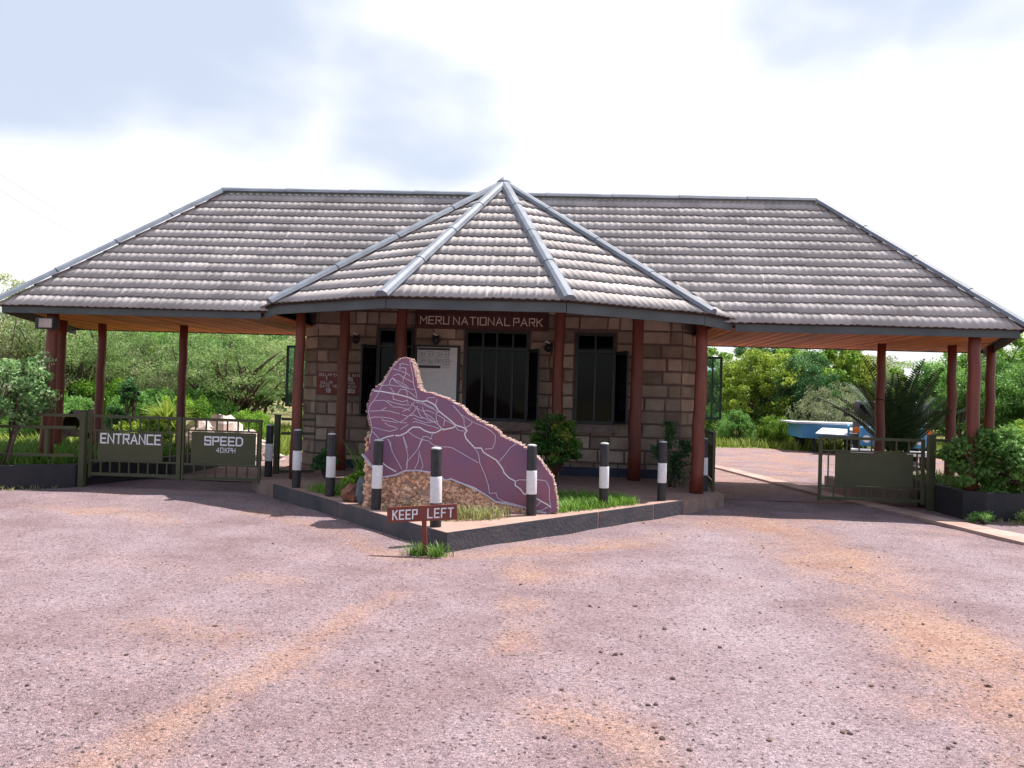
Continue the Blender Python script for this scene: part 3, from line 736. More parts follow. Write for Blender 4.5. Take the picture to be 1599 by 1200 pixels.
MAP_TRACKS = """-0.86,2.03 -0.95,1.93 -1.02,1.79 -1.08,1.69 -1.12,1.59 -1.16,1.52 -1.22,1.44 -1.23,1.36 -1.2,1.26 -1.18,1.18 -1.18,1.13 -1.2,1.06 -1.2,0.98
-0.74,2.04 -0.72,1.95 -0.69,1.83 -0.68,1.73 -0.65,1.65 -0.63,1.55
-0.94,1.91 -0.85,1.89 -0.77,1.86 -0.73,1.83
-0.93,1.83 -0.87,1.85 -0.83,1.82 -0.77,1.79 -0.68,1.75
-0.98,1.72 -0.97,1.77 -0.94,1.8 -0.92,1.78 -0.85,1.75 -0.77,1.71 -0.73,1.67 -0.83,1.71 -0.9,1.75 -0.93,1.78
-0.78,1.93 -0.78,1.85 -0.81,1.8 -0.81,1.75
-0.86,1.97 -0.82,1.98 -0.78,1.97 -0.75,1.96
-0.85,1.96 -0.86,1.92 -0.81,1.93 -0.78,1.91
-1.07,1.7 -0.97,1.71 -0.9,1.7 -0.85,1.7 -0.79,1.68 -0.67,1.66
-0.97,1.68 -0.92,1.62 -0.93,1.57 -0.92,1.53
-0.87,1.61 -0.84,1.66 -0.78,1.66 -0.71,1.62 -0.65,1.57
-0.77,1.65 -0.75,1.59
-1.21,1.38 -1.08,1.39 -1.01,1.43
-1.22,1.29 -1.15,1.31 -1.06,1.31 -0.95,1.3 -0.9,1.28 -0.83,1.25 -0.77,1.25 -0.75,1.25
-1.06,1.29 -1.04,1.27 -0.95,1.26 -0.87,1.25
-1.04,1.52 -1,1.5 -0.96,1.47 -0.92,1.44 -0.84,1.44 -0.76,1.42 -0.71,1.4
-1,1.52 -0.91,1.49 -0.8,1.47 -0.72,1.47
-1.15,1.51 -1.04,1.52
-0.93,1.54 -0.86,1.52 -0.8,1.51 -0.75,1.53 -0.74,1.49
-1.06,1.39 -0.98,1.39 -0.84,1.36
-0.81,1.35 -0.74,1.33
-1.02,1.24 -0.97,1.21 -0.88,1.19
-1.18,1.18 -1.09,1.17
-1.08,1.16 -0.97,1.14 -0.95,1.14 -0.89,1.16 -0.86,1.18
-0.82,1.17 -0.73,1.23
-1.17,1.13 -1.08,1.04
-0.62,1.46 -0.67,1.38 -0.72,1.34 -0.79,1.28 -0.83,1.26
-0.62,1.42 -0.59,1.36 -0.55,1.31
-0.56,1.45 -0.53,1.37 -0.48,1.31 -0.43,1.28 -0.37,1.25 -0.3,1.19
-0.64,1.51 -0.56,1.49 -0.48,1.45 -0.4,1.42 -0.37,1.39
-0.6,1.53 -0.51,1.48 -0.42,1.44
-0.72,1.34 -0.66,1.35 -0.6,1.32 -0.54,1.32 -0.48,1.29 -0.4,1.27 -0.35,1.23 -0.32,1.19
-0.67,1.31 -0.61,1.29 -0.52,1.26 -0.43,1.27 -0.38,1.28
-0.67,1.26 -0.64,1.27 -0.56,1.25 -0.49,1.23 -0.4,1.21 -0.35,1.19
-0.4,1.49 -0.37,1.44 -0.36,1.4 -0.39,1.37 -0.38,1.3 -0.36,1.25
-0.28,1.3 -0.23,1.28 -0.15,1.24
-0.37,1.36 -0.28,1.31 -0.29,1.23
-0.79,1.09 -0.75,1 -0.73,0.94
-0.98,1.04 -0.94,1 -0.93,0.93
-0.72,1.14 -0.65,1.09 -0.55,1.05 -0.54,1.09 -0.49,1.09 -0.44,1.06 -0.43,1.11 -0.43,1.14
-0.55,1.05 -0.48,1.04 -0.41,0.99 -0.33,0.97 -0.21,0.97
-0.55,1.05 -0.59,0.95
-0.51,1.55 -0.48,1.57 -0.41,1.57
-0.38,1.55 -0.4,1.49
-0.18,1.48 -0.13,1.43 -0.08,1.37 -0.04,1.31 -0.04,1.26 -0.02,1.21
-0.02,1.21 0.04,1.25 0.06,1.29
-0.15,1.23 -0.11,1.18 -0.05,1.17 -0.01,1.19
-0.66,1.51 -0.72,1.43 -0.8,1.39
-0.7,1.49 -0.64,1.44 -0.56,1.4 -0.49,1.41 -0.41,1.38
-0.52,1.37 -0.46,1.34 -0.4,1.29
0.61,0.58 0.66,0.6 0.77,0.6 0.88,0.61 0.98,0.6 1.01,0.56 1.03,0.5 1.03,0.4 1.05,0.29
0.93,0.35 0.89,0.3 0.87,0.28
0.87,0.23 0.95,0.24 1.01,0.28
0.4,0.81 0.46,0.88 0.54,0.99 0.61,1.04
0.23,0.96 0.32,0.97 0.35,1.05 0.35,1.13 0.3,1.18 0.22,1.23 0.06,1.29 -0.09,1.38 -0.18,1.48
0.1,0.97 0.15,0.9 0.17,0.79 0.24,0.64 0.28,0.53 0.3,0.42
-0.22,0.97 -0.17,0.96 -0.02,0.88 0.15,0.79
0.3,0.42 0.38,0.43 0.4,0.37 0.48,0.33 0.62,0.3 0.74,0.27
-1.26,0.84 -1.18,0.74 -1.04,0.57 -0.88,0.6 -0.77,0.66 -0.59,0.67 -0.43,0.65
-0.97,1.04 -0.91,0.88 -0.79,0.68
-0.79,1.09 -0.72,0.86 -0.73,0.67
-0.56,1.05 -0.6,0.93 -0.73,0.77 -0.73,0.67
-0.58,0.91 -0.59,0.78 -0.63,0.69
-0.57,0.87 -0.53,0.73 -0.55,0.68
-0.25,0.56 -0.18,0.58 0.02,0.5 0.25,0.41 0.38,0.33 0.58,0.31 0.74,0.27"""

# ------------------------------------------------------------------ lettering
FONT = {
 'A': (.7, [[(0,0),(.35,1),(.7,0)], [(.13,.34),(.57,.34)]]), 'C': (.64, [[(.64,1),(0,1),(0,0),(.64,0)]]),
 'D': (.64, [[(0,0),(0,1),(.46,1),(.64,.8),(.64,.2),(.46,0),(0,0)]]), 'E': (.58, [[(.58,1),(0,1),(0,0),(.58,0)], [(0,.5),(.5,.5)]]),
 'F': (.56, [[(.56,1),(0,1),(0,0)], [(0,.52),(.46,.52)]]), 'G': (.64, [[(.64,.85),(.64,1),(0,1),(0,0),(.64,0),(.64,.45),(.36,.45)]]),
 'H': (.62, [[(0,0),(0,1)], [(.62,0),(.62,1)], [(0,.5),(.62,.5)]]), 'I': (.02, [[(.01,0),(.01,1)]]),
 'K': (.6, [[(0,0),(0,1)], [(.58,1),(.02,.45)], [(.2,.6),(.6,0)]]), 'L': (.55, [[(0,1),(0,0),(.55,0)]]),
 'M': (.74, [[(0,0),(0,1),(.37,.4),(.74,1),(.74,0)]]), 'N': (.64, [[(0,0),(0,1),(.64,0),(.64,1)]]),
 'O': (.64, [[(0,0),(0,1),(.64,1),(.64,0),(0,0)]]), 'P': (.6, [[(0,0),(0,1),(.6,1),(.6,.48),(.2,.48)]]),
 'R': (.62, [[(0,0),(0,1),(.6,1),(.6,.5),(.2,.5)], [(.28,.5),(.62,0)]]), 'S': (.6, [[(.6,.84),(.6,1),(0,1),(0,.52),(.6,.52),(.6,0),(0,0),(0,.16)]]),
 'T': (.62, [[(0,1),(.62,1)], [(.31,1),(.31,0)]]), 'U': (.62, [[(0,1),(0,0),(.62,0),(.62,1)]]), 'X': (.6, [[(0,0),(.6,1)], [(0,1),(.6,0)]]),
 'Y': (.62, [[(0,1),(.31,.48),(.62,1)], [(.31,.48),(.31,0)]]), '0': (.56, [[(0,0),(0,1),(.56,1),(.56,0),(0,0)]]), '1': (.2, [[(0,.8),(.16,1),(.16,0)]]),
 '2': (.56, [[(0,.85),(0,1),(.56,1),(.56,.52),(0,.45),(0,0),(.56,0)]]), '3': (.56, [[(0,1),(.56,1),(.56,0),(0,0)], [(.14,.52),(.56,.52)]]),
 '4': (.6, [[(.44,0),(.44,1),(0,.32)], [(.0,.32),(.6,.32)]]), '5': (.56, [[(.56,1),(0,1),(0,.55),(.56,.55),(.56,0),(0,0)]]), ' ': (.42, [])}
def ribbon(mb, pl, w, y, sub=0):
    """a flat painted stroke along the polyline pl of (x, z) on the plane y, mitred at its corners"""
    P = [Vector(p) for p in pl]; closed = (P[0] - P[-1]).length < 1e-6 and len(P) > 2
    if closed: P = P[:-1]
    n_ = len(P); Lp, Rp = [], []
    for i, p in enumerate(P):
        a = P[i - 1] if (i > 0 or closed) else None; b = P[(i + 1) % n_] if (i < n_ - 1 or closed) else None
        d1 = (p - a).normalized() if a is not None else None; d2 = (b - p).normalized() if b is not None else None
        if d1 is None: d1 = d2
        if d2 is None: d2 = d1
        n1, n2 = Vector((-d1.y, d1.x)), Vector((-d2.y, d2.x)); m_ = (n1 + n2)
        m_ = m_.normalized() if m_.length > 1e-6 else n1
        k = w / 2 / max(.45, m_.dot(n1))
        q = p.copy()
        if not closed and i == 0: q = p - d2 * w * .5
        if not closed and i == n_ - 1: q = p + d1 * w * .5
        Lp.append(q + m_ * k); Rp.append(q - m_ * k)
    vs = [(q.x, y, q.y) for q in Lp + Rp]
    m_ = n_ if closed else n_ - 1
    mb.add(vs, [(i, (i + 1) % n_, n_ + (i + 1) % n_, n_ + i) for i in range(m_)])
def write(mb, s, x0, x1, z0, h, sw, y, slope=0.0, gap=.26):
    """stroke letters on a board facing -y, from x0 to x1"""
    tot = sum(FONT[c][0] for c in s) + gap * (len(s) - 1)
    k = (x1 - x0) / tot; x = x0; q = 0
    for c in s:
        w, strokes = FONT[c]
        for st in strokes:
            ribbon(mb, [(x + px * k, z0 + pz * h + slope * (x + px * k - x0)) for px, pz in st], sw, y - .00018 * q); q += 1
        x += (w + gap) * k

# park name over the middle window
nb = thing('name_board', 'maroon board lettered MERU NATIONAL PARK above the middle office window', 'sign', (-.35, WY - .06, 2.98))
b = MB(); b.box(-1.54, .90, WY - .075, WY - .047, 2.86, 3.13); obj('board', b, M['plaster'], nb)
b = MB()
write(b, 'MERU', -1.46, -.93, 2.925, .135, .017, WY - .078, 0)
write(b, 'NATIONAL', -.84, .20, 2.925, .135, .017, WY - .078, 0)
write(b, 'PARK', .275, .80, 2.925, .135, .017, WY - .078, 0)
obj('lettering', b, M['whitey'], nb)
# exchange rate board
xb = thing('exchange_rate_board', 'small dark red dollar exchange rate board on the stone wall behind a pillar', 'sign', (-2.95, WY - .06, 1.55))
b = MB(); b.box(-3.38, -2.47, WY - .065, WY - .04, 1.55, 1.98); obj('board', b, M['signred'], xb)
b = MB(); yy = WY - .069
write(b, 'DOLLAR EXCHANGE RATE', -3.33, -2.55, 1.90, .05, .006, yy)
write(b, '1', -3.20, -3.185, 1.825, .055, .012, yy); write(b, '155', -2.82, -2.70, 1.825, .055, .012, yy)
write(b, 'DOLLAR', -3.30, -3.08, 1.76, .04, .0055, yy); write(b, 'SHILLINGS', -2.98, -2.66, 1.76, .04, .0055, yy)
write(b, 'DATE', -3.31, -3.13, 1.69, .045, .006, yy); write(b, 'MONTH', -3.06, -2.86, 1.69, .045, .006, yy); write(b, 'YEAR', -2.81, -2.63, 1.69, .045, .006, yy)
write(b, '13', -3.19, -3.12, 1.60, .06, .013, yy); write(b, '2023', -2.86, -2.66, 1.60, .06, .013, yy)
obj('lettering', b, M['white'], xb)
# notice board
nbd = thing('notice_board', 'tall white notice board with a printed site plan left of the middle window', 'notice board', (-1.1, WY - .06, 1.25))
b = MB(); b.box(-1.56, -.70, WY - .06, WY - .032, 1.2, 2.53); obj('backing', b, M['steel'], nbd)
b = MB(); b.box(-1.50, -.755, WY - .072, WY - .061, 1.25, 2.49); obj('panel', b, M['white'], nbd)
b = MB(); b.box(-1.49, -.89, WY - .078, WY - .073, 2.10, 2.48); obj('poster', b, M['paper'], nbd)
b = MB(); yy = WY - .0805
for x0, x1, z0, z1 in ((-1.49, -.89, 2.435, 2.48), (-1.49, -1.06, 2.10, 2.148)): b.box(x0, x1, yy, yy + .002, z0, z1)
g = random.Random(5)
for cx, cz, w_, h_ in ((-1.41, 2.35, .09, .07), (-1.27, 2.36, .12, .09), (-1.1, 2.35, .1, .08), (-.96, 2.36, .09, .1), (-1.4, 2.24, .1, .06), (-1.26, 2.22, .08, .06), (-1.1, 2.24, .1, .05), (-.95, 2.22, .1, .1)):
    pts = [(cx - w_ / 2, cz - h_ / 2), (cx + w_ / 2, cz - h_ / 2), (cx + w_ / 2, cz + h_ / 2), (cx - w_ / 2, cz + h_ / 2), (cx - w_ / 2, cz - h_ / 2)]
    ribbon(b, pts if g.random() < .6 else pts[:4], .005, yy)
    b.box(cx - .01, cx + .012, yy - .001, yy + .001, cz - .012, cz + .012)
    ribbon(b, [(cx + w_ / 2, cz), (cx + w_ / 2 + .05, cz + .02)], .004, yy - .001)
obj('diagram', b, M['ink'], nbd)
# wall lamps
for (x, z), lab in zip(((-2.65, 2.63), (-1.15, 2.66), (.93, 2.57)), ('round dark wall lamp above the exchange rate board', 'round dark wall lamp just over the white notice board', 'round dark wall lamp right of the middle window')):
    wl_ = thing('wall_lamp', lab, 'lamp', (x, WY, z), group='round lamps on the office wall')
    b = MB(); b.box(x - .05, x + .05, WY - .05, WY - .005, z - .03, z + .05); obj('bracket', b, M['steel'], wl_)
    b = MB(); b.blob((x, WY - .12, z - .04), (.075, .075, .08), 1, n=(12, 8), amp=0); obj('globe', b, M['black'], wl_, smooth=True)
    b = MB(); b.tube([(x - .06, WY - .1, z + .085), (x + .02, WY - .1, z + .045)], .016, 8); obj('bulb_holder', b, M['white'], wl_)

# ------------------------------------------------------------------ bollards
def bollard_proto(label):
    t = thing('bollard', label, 'bollard', (0, 0, 0), 'black and white bollards along the island edge')
    b = MB(); b.lathe((0, 0, 0), [(.062, -.05), (.062, .0), (.0605, .3), (.06, .815), (.057, .828)], 20); obj('post', b, M['black'], t, smooth=False)
    b = MB(); b.lathe((0, 0, 0), [(.0625, .255), (.0635, .26), (.063, .53), (.062, .535)], 20); obj('white_band', b, M['white'], t)
    b = MB(); b.lathe((0, 0, 0), [(.057, .826), (.057, .836), (.04, .846), (.01, .85)], 20); obj('cap', b, M['capgrey'], t)
    for c in t.children:
        c.data.polygons.foreach_set('use_smooth', [len(p.vertices) == 4 for p in c.data.polygons])
    return t
BOL = [(-3.54, -2.72, 'bollard beside the gate post at the far left end of the kerb'), (-2.65, -4.0, 'bollard in front of the left corner pillar, second from the gate'),
       (-1.92, -4.8, 'bollard beside the low green plants, third from the gate'), (-1.06, -5.83, 'bollard in front of the left end of the stone map'),
       (-.17, -6.9, 'nearest bollard, at the pointed tip behind the KEEP LEFT sign'), (.82, -5.83, 'bollard in front of the right tapering end of the stone map'),
       (1.74, -4.9, 'bollard standing in the bright lawn right of the stone map'), (2.62, -3.97, 'bollard on the bare sunlit slab in front of the thin shrub'),
       (3.48, -2.55, 'bollard at the right end of the kerb before the open gate')]
bp = None
for i, (x, y, lab) in enumerate(BOL):
    if bp is None: bp = bollard_proto(lab); bp.location = (x, y, .2)
    else: q = dup(bp, (x, y, .2), random.uniform(0, 6), lab)
    (bp if i == 0 else q).rotation_euler = (R(random.uniform(-.8, .8)), R(random.uniform(-.6, 1.2)), random.uniform(0, 6))

# ------------------------------------------------------------------ stone map
YF = -5.65
def parse(s): return [[tuple(float(v) for v in p.split(',')) for p in l.split()] for l in s.strip().split('\n')]
outl = parse(MAP_OUTLINE)[0]
sm = thing('stone_map', 'upright purple stone map of the park with white road lines on a pebble base', 'monument', (0, YF, .2))
def xz_prism(mb, poly, y0, y1, t=.5):
    n_ = len(poly)
    mb.add([(x, y0, z) for x, z in poly] + [(x, y1, z) for x, z in poly], [tuple(range(n_)), tuple(range(2 * n_ - 1, n_ - 1, -1))] + [(i, n_ + i, n_ + (i + 1) % n_, (i + 1) % n_) for i in range(n_)], t)
g = random.Random(11)
b = MB(); xz_prism(b, outl, YF, YF + .06); obj('map_face', b, M['map'], sm)
body = [p for p in outl[:36]]
body = [(x * .985, z * .99) for x, z in body] + [(1.1, .15), (-1.22, .15)]
b = MB(); xz_prism(b, body, YF + .062, YF + .34); obj('stone_core', b, M['concrete'], sm)
# pebbles set along the rim
b = MB()
top = outl[2:37]
for (x0, z0), (x1, z1) in zip(top[:-1], top[1:]):
    L = math.hypot(x1 - x0, z1 - z0); k = max(1, int(L / .018))
    nx, nz = -(z1 - z0) / L, (x1 - x0) / L
    for i in range(k):
        t = (i + .5) / k; jagged = g.uniform(-.006, .012)
        for dy in (.005, .05, .1, .155, .21, .27, .32):
            rr = g.uniform(.007, .013)
            b.blob((x0 + (x1 - x0) * t + nx * jagged + g.uniform(-.008, .008), YF + dy + g.uniform(-.012, .012), z0 + (z1 - z0) * t + nz * jagged), (rr, rr, rr * .8), g.randrange(9999), g.random(), (6, 4))
obj('pebble_rim', b, M['palepebble'], sm, smooth=True)
# base of cemented pebbles under the painted face
low = [p for p in outl[35:]]
low = low + [outl[0]]
lowd = sorted(low, key=lambda p: p[0])
base_poly = [(-1.26, .16), (1.02, .16)] + [(x, z + .02) for x, z in reversed(lowd) if -1.2 < x < 1.0] + [(-1.24, .70)]
b = MB(); xz_prism(b, base_poly, YF + .035, YF + .33); obj('base', b, M['pebble_cement'], sm)
lx = [p[0] for p in lowd]; lz = [p[1] for p in lowd]
b = MB()
for _ in range(1050):
    x = g.uniform(-1.25, 1.0); zt = float(np.interp(x, lx, lz)) - .012
    if zt < .2: continue
    z = g.uniform(.19, zt); rr = g.uniform(.014, .03)
    b.blob((x, YF + .03 + g.uniform(-.004, .01), z), (rr * g.uniform(.8, 1.3), .02, rr), g.randrange(9999), g.random(), (7, 4), .18)
for _ in range(260):
    z = g.uniform(.2, 1.1); rr = g.uniform(.018, .035)
    b.blob((-1.25 + g.uniform(-.01, .02) + .0 * z, YF + g.uniform(.05, .32), z), (rr, rr, rr), g.randrange(9999), g.random(), (6, 4), .2)
obj('pebble_base', b, M['pebble'], sm, smooth=True)
b = MB(); q = 0
for pl in parse(MAP_ROADS): ribbon(b, pl, .0145, YF - .003 - .00015 * q); q += 1
obj('main_roads', b, M['white'], sm)
b = MB()
for pl in parse(MAP_TRACKS): ribbon(b, pl, .0078, YF - .003 - .00012 * q); q += 1
obj('road_lines', b, M['mapline'], sm)
ed = [(x * 1.0, z) for x, z in outl]
b = MB(); ribbon(b, [p for p in ed[36:]] + [ed[0]], .02, YF - .002); obj('lower_border', b, M['mapline'], sm)
for nm, mm, c, r_, lab in (('rock', 'rockgrey', (-1.31, -5.45, .36), (.09, .1, .2), 'narrow grey rock standing against the left end of the stone map'),
                           ('rock', 'rockbrown', (-1.5, -5.2, .3), (.15, .14, .14), 'squat brown rock with a flat top left of the stone map')):
    b = MB(); b.blob(c, r_, 21 if mm == 'rockgrey' else 8, n=(10, 7), amp=.2); tag(obj(nm, b, M[mm], smooth=False), lab, 'rock', 'rocks beside the stone map')

# ------------------------------------------------------------------ keep left sign
ks = thing('road_sign', 'low brown wooden KEEP LEFT sign on a stake at the kerb tip', 'sign', (-.19, -7.46, 0))
b = MB(); b.bar((-.185, -7.44, -.05), (-.215, -7.44, .5), .047, .03, up=(0, 1, 0)); obj('stake', b, M['signred'], ks, bevel=.003)
b = MB(); b.bar((-.575, -7.465, .392), (.125, -7.465, .452), .02, .155); obj('board', b, M['signred'], ks, bevel=.003)
b = MB(); sl_ = .06 / .7
write(b, 'KEEP', -.515, -.275, .352, .085, .0135, -7.479, sl_, .36); obj('lettering', b, M['white'], ks)
b = MB(); write(b, 'LEFT', -.165, .085, .382, .085, .0135, -7.479, sl_, .36)
obj('lettering', b, M['white'], ks)

# ------------------------------------------------------------------ gates, posts and side fences
def gate(name, label, loc, rz, width, panel, words, bars_top, bars_low, thick_l=.05, thick_r=.05, z0=.19, z1=1.14, side=True):
    t = thing(name, label, 'gate', loc, 'olive steel gate leaves', rz, own=False)
    f = MB(); d = .04
    f.box(0, thick_l, -d / 2, d / 2, z0 - .03, z1); f.box(width - thick_r, width, -d / 2, d / 2, z0 - .03, z1)
    for z, h in ((z1 - .045, .045), (z0, .045)): f.box(thick_l, width - thick_r, -d / 2 + .003, d / 2 - .003, z, z + h)
    for z in (panel[3] + .005, panel[2] - .03): f.box(thick_l, width - thick_r, -.013, .013, z, z + .025)
    obj('frame', f, M['olive'], t)
    for i in range(bars_top):
        x = thick_l + (width - thick_l - thick_r) * (i + 1) / (bars_top + 1)
        b = MB(); b.box(x - .01, x + .01, -.01, .01, panel[3] + .03, z1 - .045); obj('upright_bar', b, M['olive'], t)
    for i in range(bars_low):
        x = thick_l + (width - thick_l - thick_r) * (i + 1) / (bars_low + 1)
        b = MB(); b.box(x - .01, x + .01, -.01, .01, z0 + .045, panel[2] - .03); obj('upright_bar', b, M['olive'], t)
    if side:
        for x in ((thick_l + panel[0]) / 2, (panel[1] + width - thick_r) / 2):
            if abs(x - panel[0]) > .05:
                b = MB(); b.box(x - .01, x + .01, -.01, .01, panel[2] - .005, panel[3] + .005); obj('upright_bar', b, M['olive'], t)
    p = MB(); p.box(panel[0], panel[1], -.026, -.014, panel[2], panel[3]); obj('sign_panel', p, M['olive'], t, bevel=.003)
    if words:
        w = MB()
        for s, x0, x1, z, h, sw in words: write(w, s, x0, x1, z, h, sw, -.03)
        obj('lettering', w, M['white'], t)
    return t
gate('entrance_gate', 'closed olive gate leaf with a panel lettered ENTRANCE', (-6.19, -3.3, 0), 0, 1.47, (.15, 1.19, .44, .875), [('ENTRANCE', .195, 1.145, .705, .14, .023)], 8, 8, .04, .065)
gate('entrance_gate', 'closed olive gate leaf with a panel lettered SPEED 40 KPH', (-4.70, -3.3, 0), 0, 1.25, (.15, 1.17, .43, .925), [('SPEED', .37, .96, .73, .12, .024), ('40', .555, .66, .615, .07, .010), ('KPH', .69, .85, .615, .07, .010)], 6, 6, .03, .04)
gate('exit_gate', 'closed olive gate leaf with a blank panel at the right lane', (5.34, -2.35, 0), R(-1.5), 1.64, (.25, 1.46, .35, .885), None, 7, 7, .05, .05, .12, 1.13)
gate('exit_gate', 'olive gate leaf standing open edge-on by the right corner pillar', (3.62, -2.62, .0), R(84), 1.55, (.25, 1.36, .35, .885), None, 7, 7, .05, .05, .12, 1.14)
def post(x, y, lab, w=.09, h=1.19, name='gate_post'):
    t = thing(name, lab, 'post', (x, y, 0), 'olive gate posts')
    b = MB(); b.box(x - w / 2, x + w / 2, y - w / 2, y + w / 2, -.05, h); obj('post', b, M['olive'], t, bevel=.005)
    b = MB(); b.box(x - w / 2 - .008, x + w / 2 + .008, y - w / 2 - .008, y + w / 2 + .008, h + .001, h + .016); obj('cap', b, M['olive'], t)
post(-6.26, -3.36, 'olive gate post between the left planter and the ENTRANCE leaf', .09)
post(-3.58, -2.25, 'olive gate post right of the SPEED leaf beside the end bollard', .085, 1.18)
post(7.07, -2.42, 'olive gate post between the blank gate leaf and the right bush', .10)
def rails(name, lab, pts, zs, up=None, ups=()):
    t = thing(name, lab, 'fence', (*pts[0], 0), 'olive rail fences beside the gates')
    for z in zs:
        b = MB()
        for a, c in zip(pts[:-1], pts[1:]): b.bar((*a, z), (*c, z), .04, .045)
        obj('rail', b, M['olive'], t)
    for x, y, z0, z1 in ups:
        b = MB(); b.box(x - .03, x + .03, y - .03, y + .03, z0, z1); obj('upright', b, M['olive'], t)
rails('rail_fence', 'olive rail fence on the left planter behind the round bush', [(-6.35, -3.42), (-7.3, -3.66), (-9.6, -4.6)], (1.12, .93, .50), ups=((-6.75, -3.5, .48, .93), (-7.75, -3.85, .3, 1.1), (-8.6, -4.2, .3, 1.1)))
rails('rail_fence', 'short olive rail fence between the SPEED gate and the office', [(-3.53, -2.22), (-3.0, -2.0)], (1.12, .88, .24), ups=())
rails('rail_fence', 'olive rail fence running right from the exit gate post', [(7.16, -2.4), (8.3, -2.5), (11.5, -2.7)], (1.12, .86), ups=((8.3, -2.47, .3, 1.12), (9.4, -2.55, .3, 1.12)))

# ------------------------------------------------------------------ planters
def planter(lab, poly, h, th=.12):
    t = thing('planter', lab, 'planter', (*poly[0], 0), 'black kerbed planters beside the gates')
    b = MB(); n_ = len(poly); c = Vector((sum(p[0] for p in poly) / n_, sum(p[1] for p in poly) / n_))
    inner = [tuple(Vector(p) + (c - Vector(p)).normalized() * th * 1.3) for p in poly]
    vs = [(x, y, -.05) for x, y in poly] + [(x, y, h) for x, y in poly] + [(x, y, h) for x, y in inner] + [(x, y, .1) for x, y in inner]
    fs = []
    for i in range(n_):
        j = (i + 1) % n_
        for k in range(3): fs.append((k * n_ + i, k * n_ + j, (k + 1) * n_ + j, (k + 1) * n_ + i))
    b.add(vs, fs); obj('wall', b, M['kerb_dark'], t, bevel=.012)
    b = MB(); g_ = random.Random(len(poly)); m_ = [tuple(Vector(p) + (c - Vector(p)).normalized() * th) for p in poly]
    b.prism(m_, .02, h - .04); obj('soil', b, M['soil'], t)
planter('long black planter wall left of the ENTRANCE gate', [(-6.34, -3.42), (-5.75, -1.5), (-5.75, .5), (-9.6, .8), (-11, -6.0), (-7.15, -3.95)], .36)
planter('black planter with an angled corner under the big right bush', [(7.1, -2.48), (7.12, -3.3), (7.35, -3.5), (11.5, -2.95), (11.3, -.4), (7.3, -.75)], .42)
t = thing('low_wall', 'low brownish concrete wall behind the blank exit gate leaf', 'wall', (6.2, -1.45, 0))
b = MB(); b.prism([(6.2, -1.5), (7.28, -1.75), (7.32, -1.58), (6.3, -1.35), (6.6, .6), (6.45, .62)], -.05, .24); obj('wall', b, M['concrete'], t)

# ------------------------------------------------------------------ floodlight
fl = thing('floodlight', 'grey box floodlight fixed high on the front left pillar', 'lamp', (-7.05, -3.15, 2.5))
b = MB(); b.box(-7.20, -6.90, -3.24, -3.10, 2.47, 2.65); obj('housing', b, M['steel'], fl, bevel=.01)
b = MB(); b.box(-7.13, -6.92, -3.252, -3.241, 2.49, 2.63); obj('glass', b, mat('lamp_glass', (.4, .3, .27), .2), fl)
b = MB(); b.bar((-7.1, -3.1, 2.52), (-7.1, -2.95, 2.45), .03, .03); obj('bracket', b, M['steel'], fl)

# ------------------------------------------------------------------ lorry beyond the exit lane
lo = thing('lorry', 'old lorry with a blue nose and amber lamps half hidden by the dark palm', 'lorry', (10.35, 6.9, 0), rz=R(-20), own=False)
M['cabgrey'] = mat('faded_cab_paint', (.11, .10, .11), .5, .2, 3)
b = MB(); b.box(-.95, .95, -.2, 1.25, .72, 1.25); b.box(-.93, .93, -.0, 1.25, 1.251, 1.8); obj('cab', b, M['cabgrey'], lo, bevel=.06)
b = MB(); b.box(-.80, .80, -1.05, -.21, .58, 1.10); obj('bonnet', b, M['blue'], lo, bevel=.06)
b = MB()
b.add([(-.82, -.012, 1.32), (.82, -.012, 1.32), (.78, -.010, 1.7), (-.78, -.010, 1.7)], [(0, 1, 2, 3)])
for sx in (-1, 1): b.add([(sx * .935, .15, 1.32), (sx * .935, 1.0, 1.32), (sx * .935, .95, 1.7), (sx * .935, .2, 1.7)], [(0, 1, 2, 3)])
obj('windscreen', b, M['pane'], lo)
b = MB(); b.box(-.42, .42, -1.075, -1.052, .62, .95); obj('grille', b, M['black'], lo)
b = MB(); b.box(-1.0, 1.0, -1.25, -1.10, .38, .52); obj('bumper', b, M['white'], lo, bevel=.02)
b = MB(); b.box(-.24, .24, -1.268, -1.252, .40, .50); obj('number_plate', b, M['redplate'], lo)
for sx in (-1, 1):
    b = MB(); b.tube([(sx * .62, -1.05, .78), (sx * .62, -1.10, .78)], .10, 14); obj('headlight', b, M['white'], lo)
    b = MB(); b.tube([(sx * .86, -.62, 1.0), (sx * .86, -.70, 1.0)], .085, 14); obj('indicator', b, M['orange'], lo)
    b = MB(); b.box(sx * .9 - .13, sx * .9 + .13, -.62, .1, .80, .9); obj('mudguard', b, M['cabgrey'], lo, bevel=.02)
    b = MB(); b.bar((sx * 1.12, -.1, 1.35), (sx * 1.12, -.1, 1.6), .15, .05, up=(0, 1, 0)); obj('mirror', b, M['black'], lo)
b = MB(); b.box(-1.05, 1.05, 1.4, 4.6, .86, .93); obj('deck', b, M['capgrey'], lo)
b = MB()
for sx in (-1, 1): b.box(sx * 1.05 - .03, sx * 1.05 + .03, 1.4, 4.6, .7, 1.05)
obj('side_board', b, M['blue'], lo)
b = MB(); b.box(-.4, .4, -1.0, 4.4, .42, .56); obj('chassis', b, M['black'], lo)
for sx in (-1, 1):
    for yy in (-.35, 3.4):
        b = MB(); b.tube([(sx * .72, yy, .40), (sx * .95, yy, .40)], .40, 20); w_ = obj('wheel', b, M['tyre'], lo)
        b = MB(); b.tube([(sx * .95, yy, .40), (sx * .965, yy, .40)], .20, 14); obj('rim', b, M['capgrey'], w_)
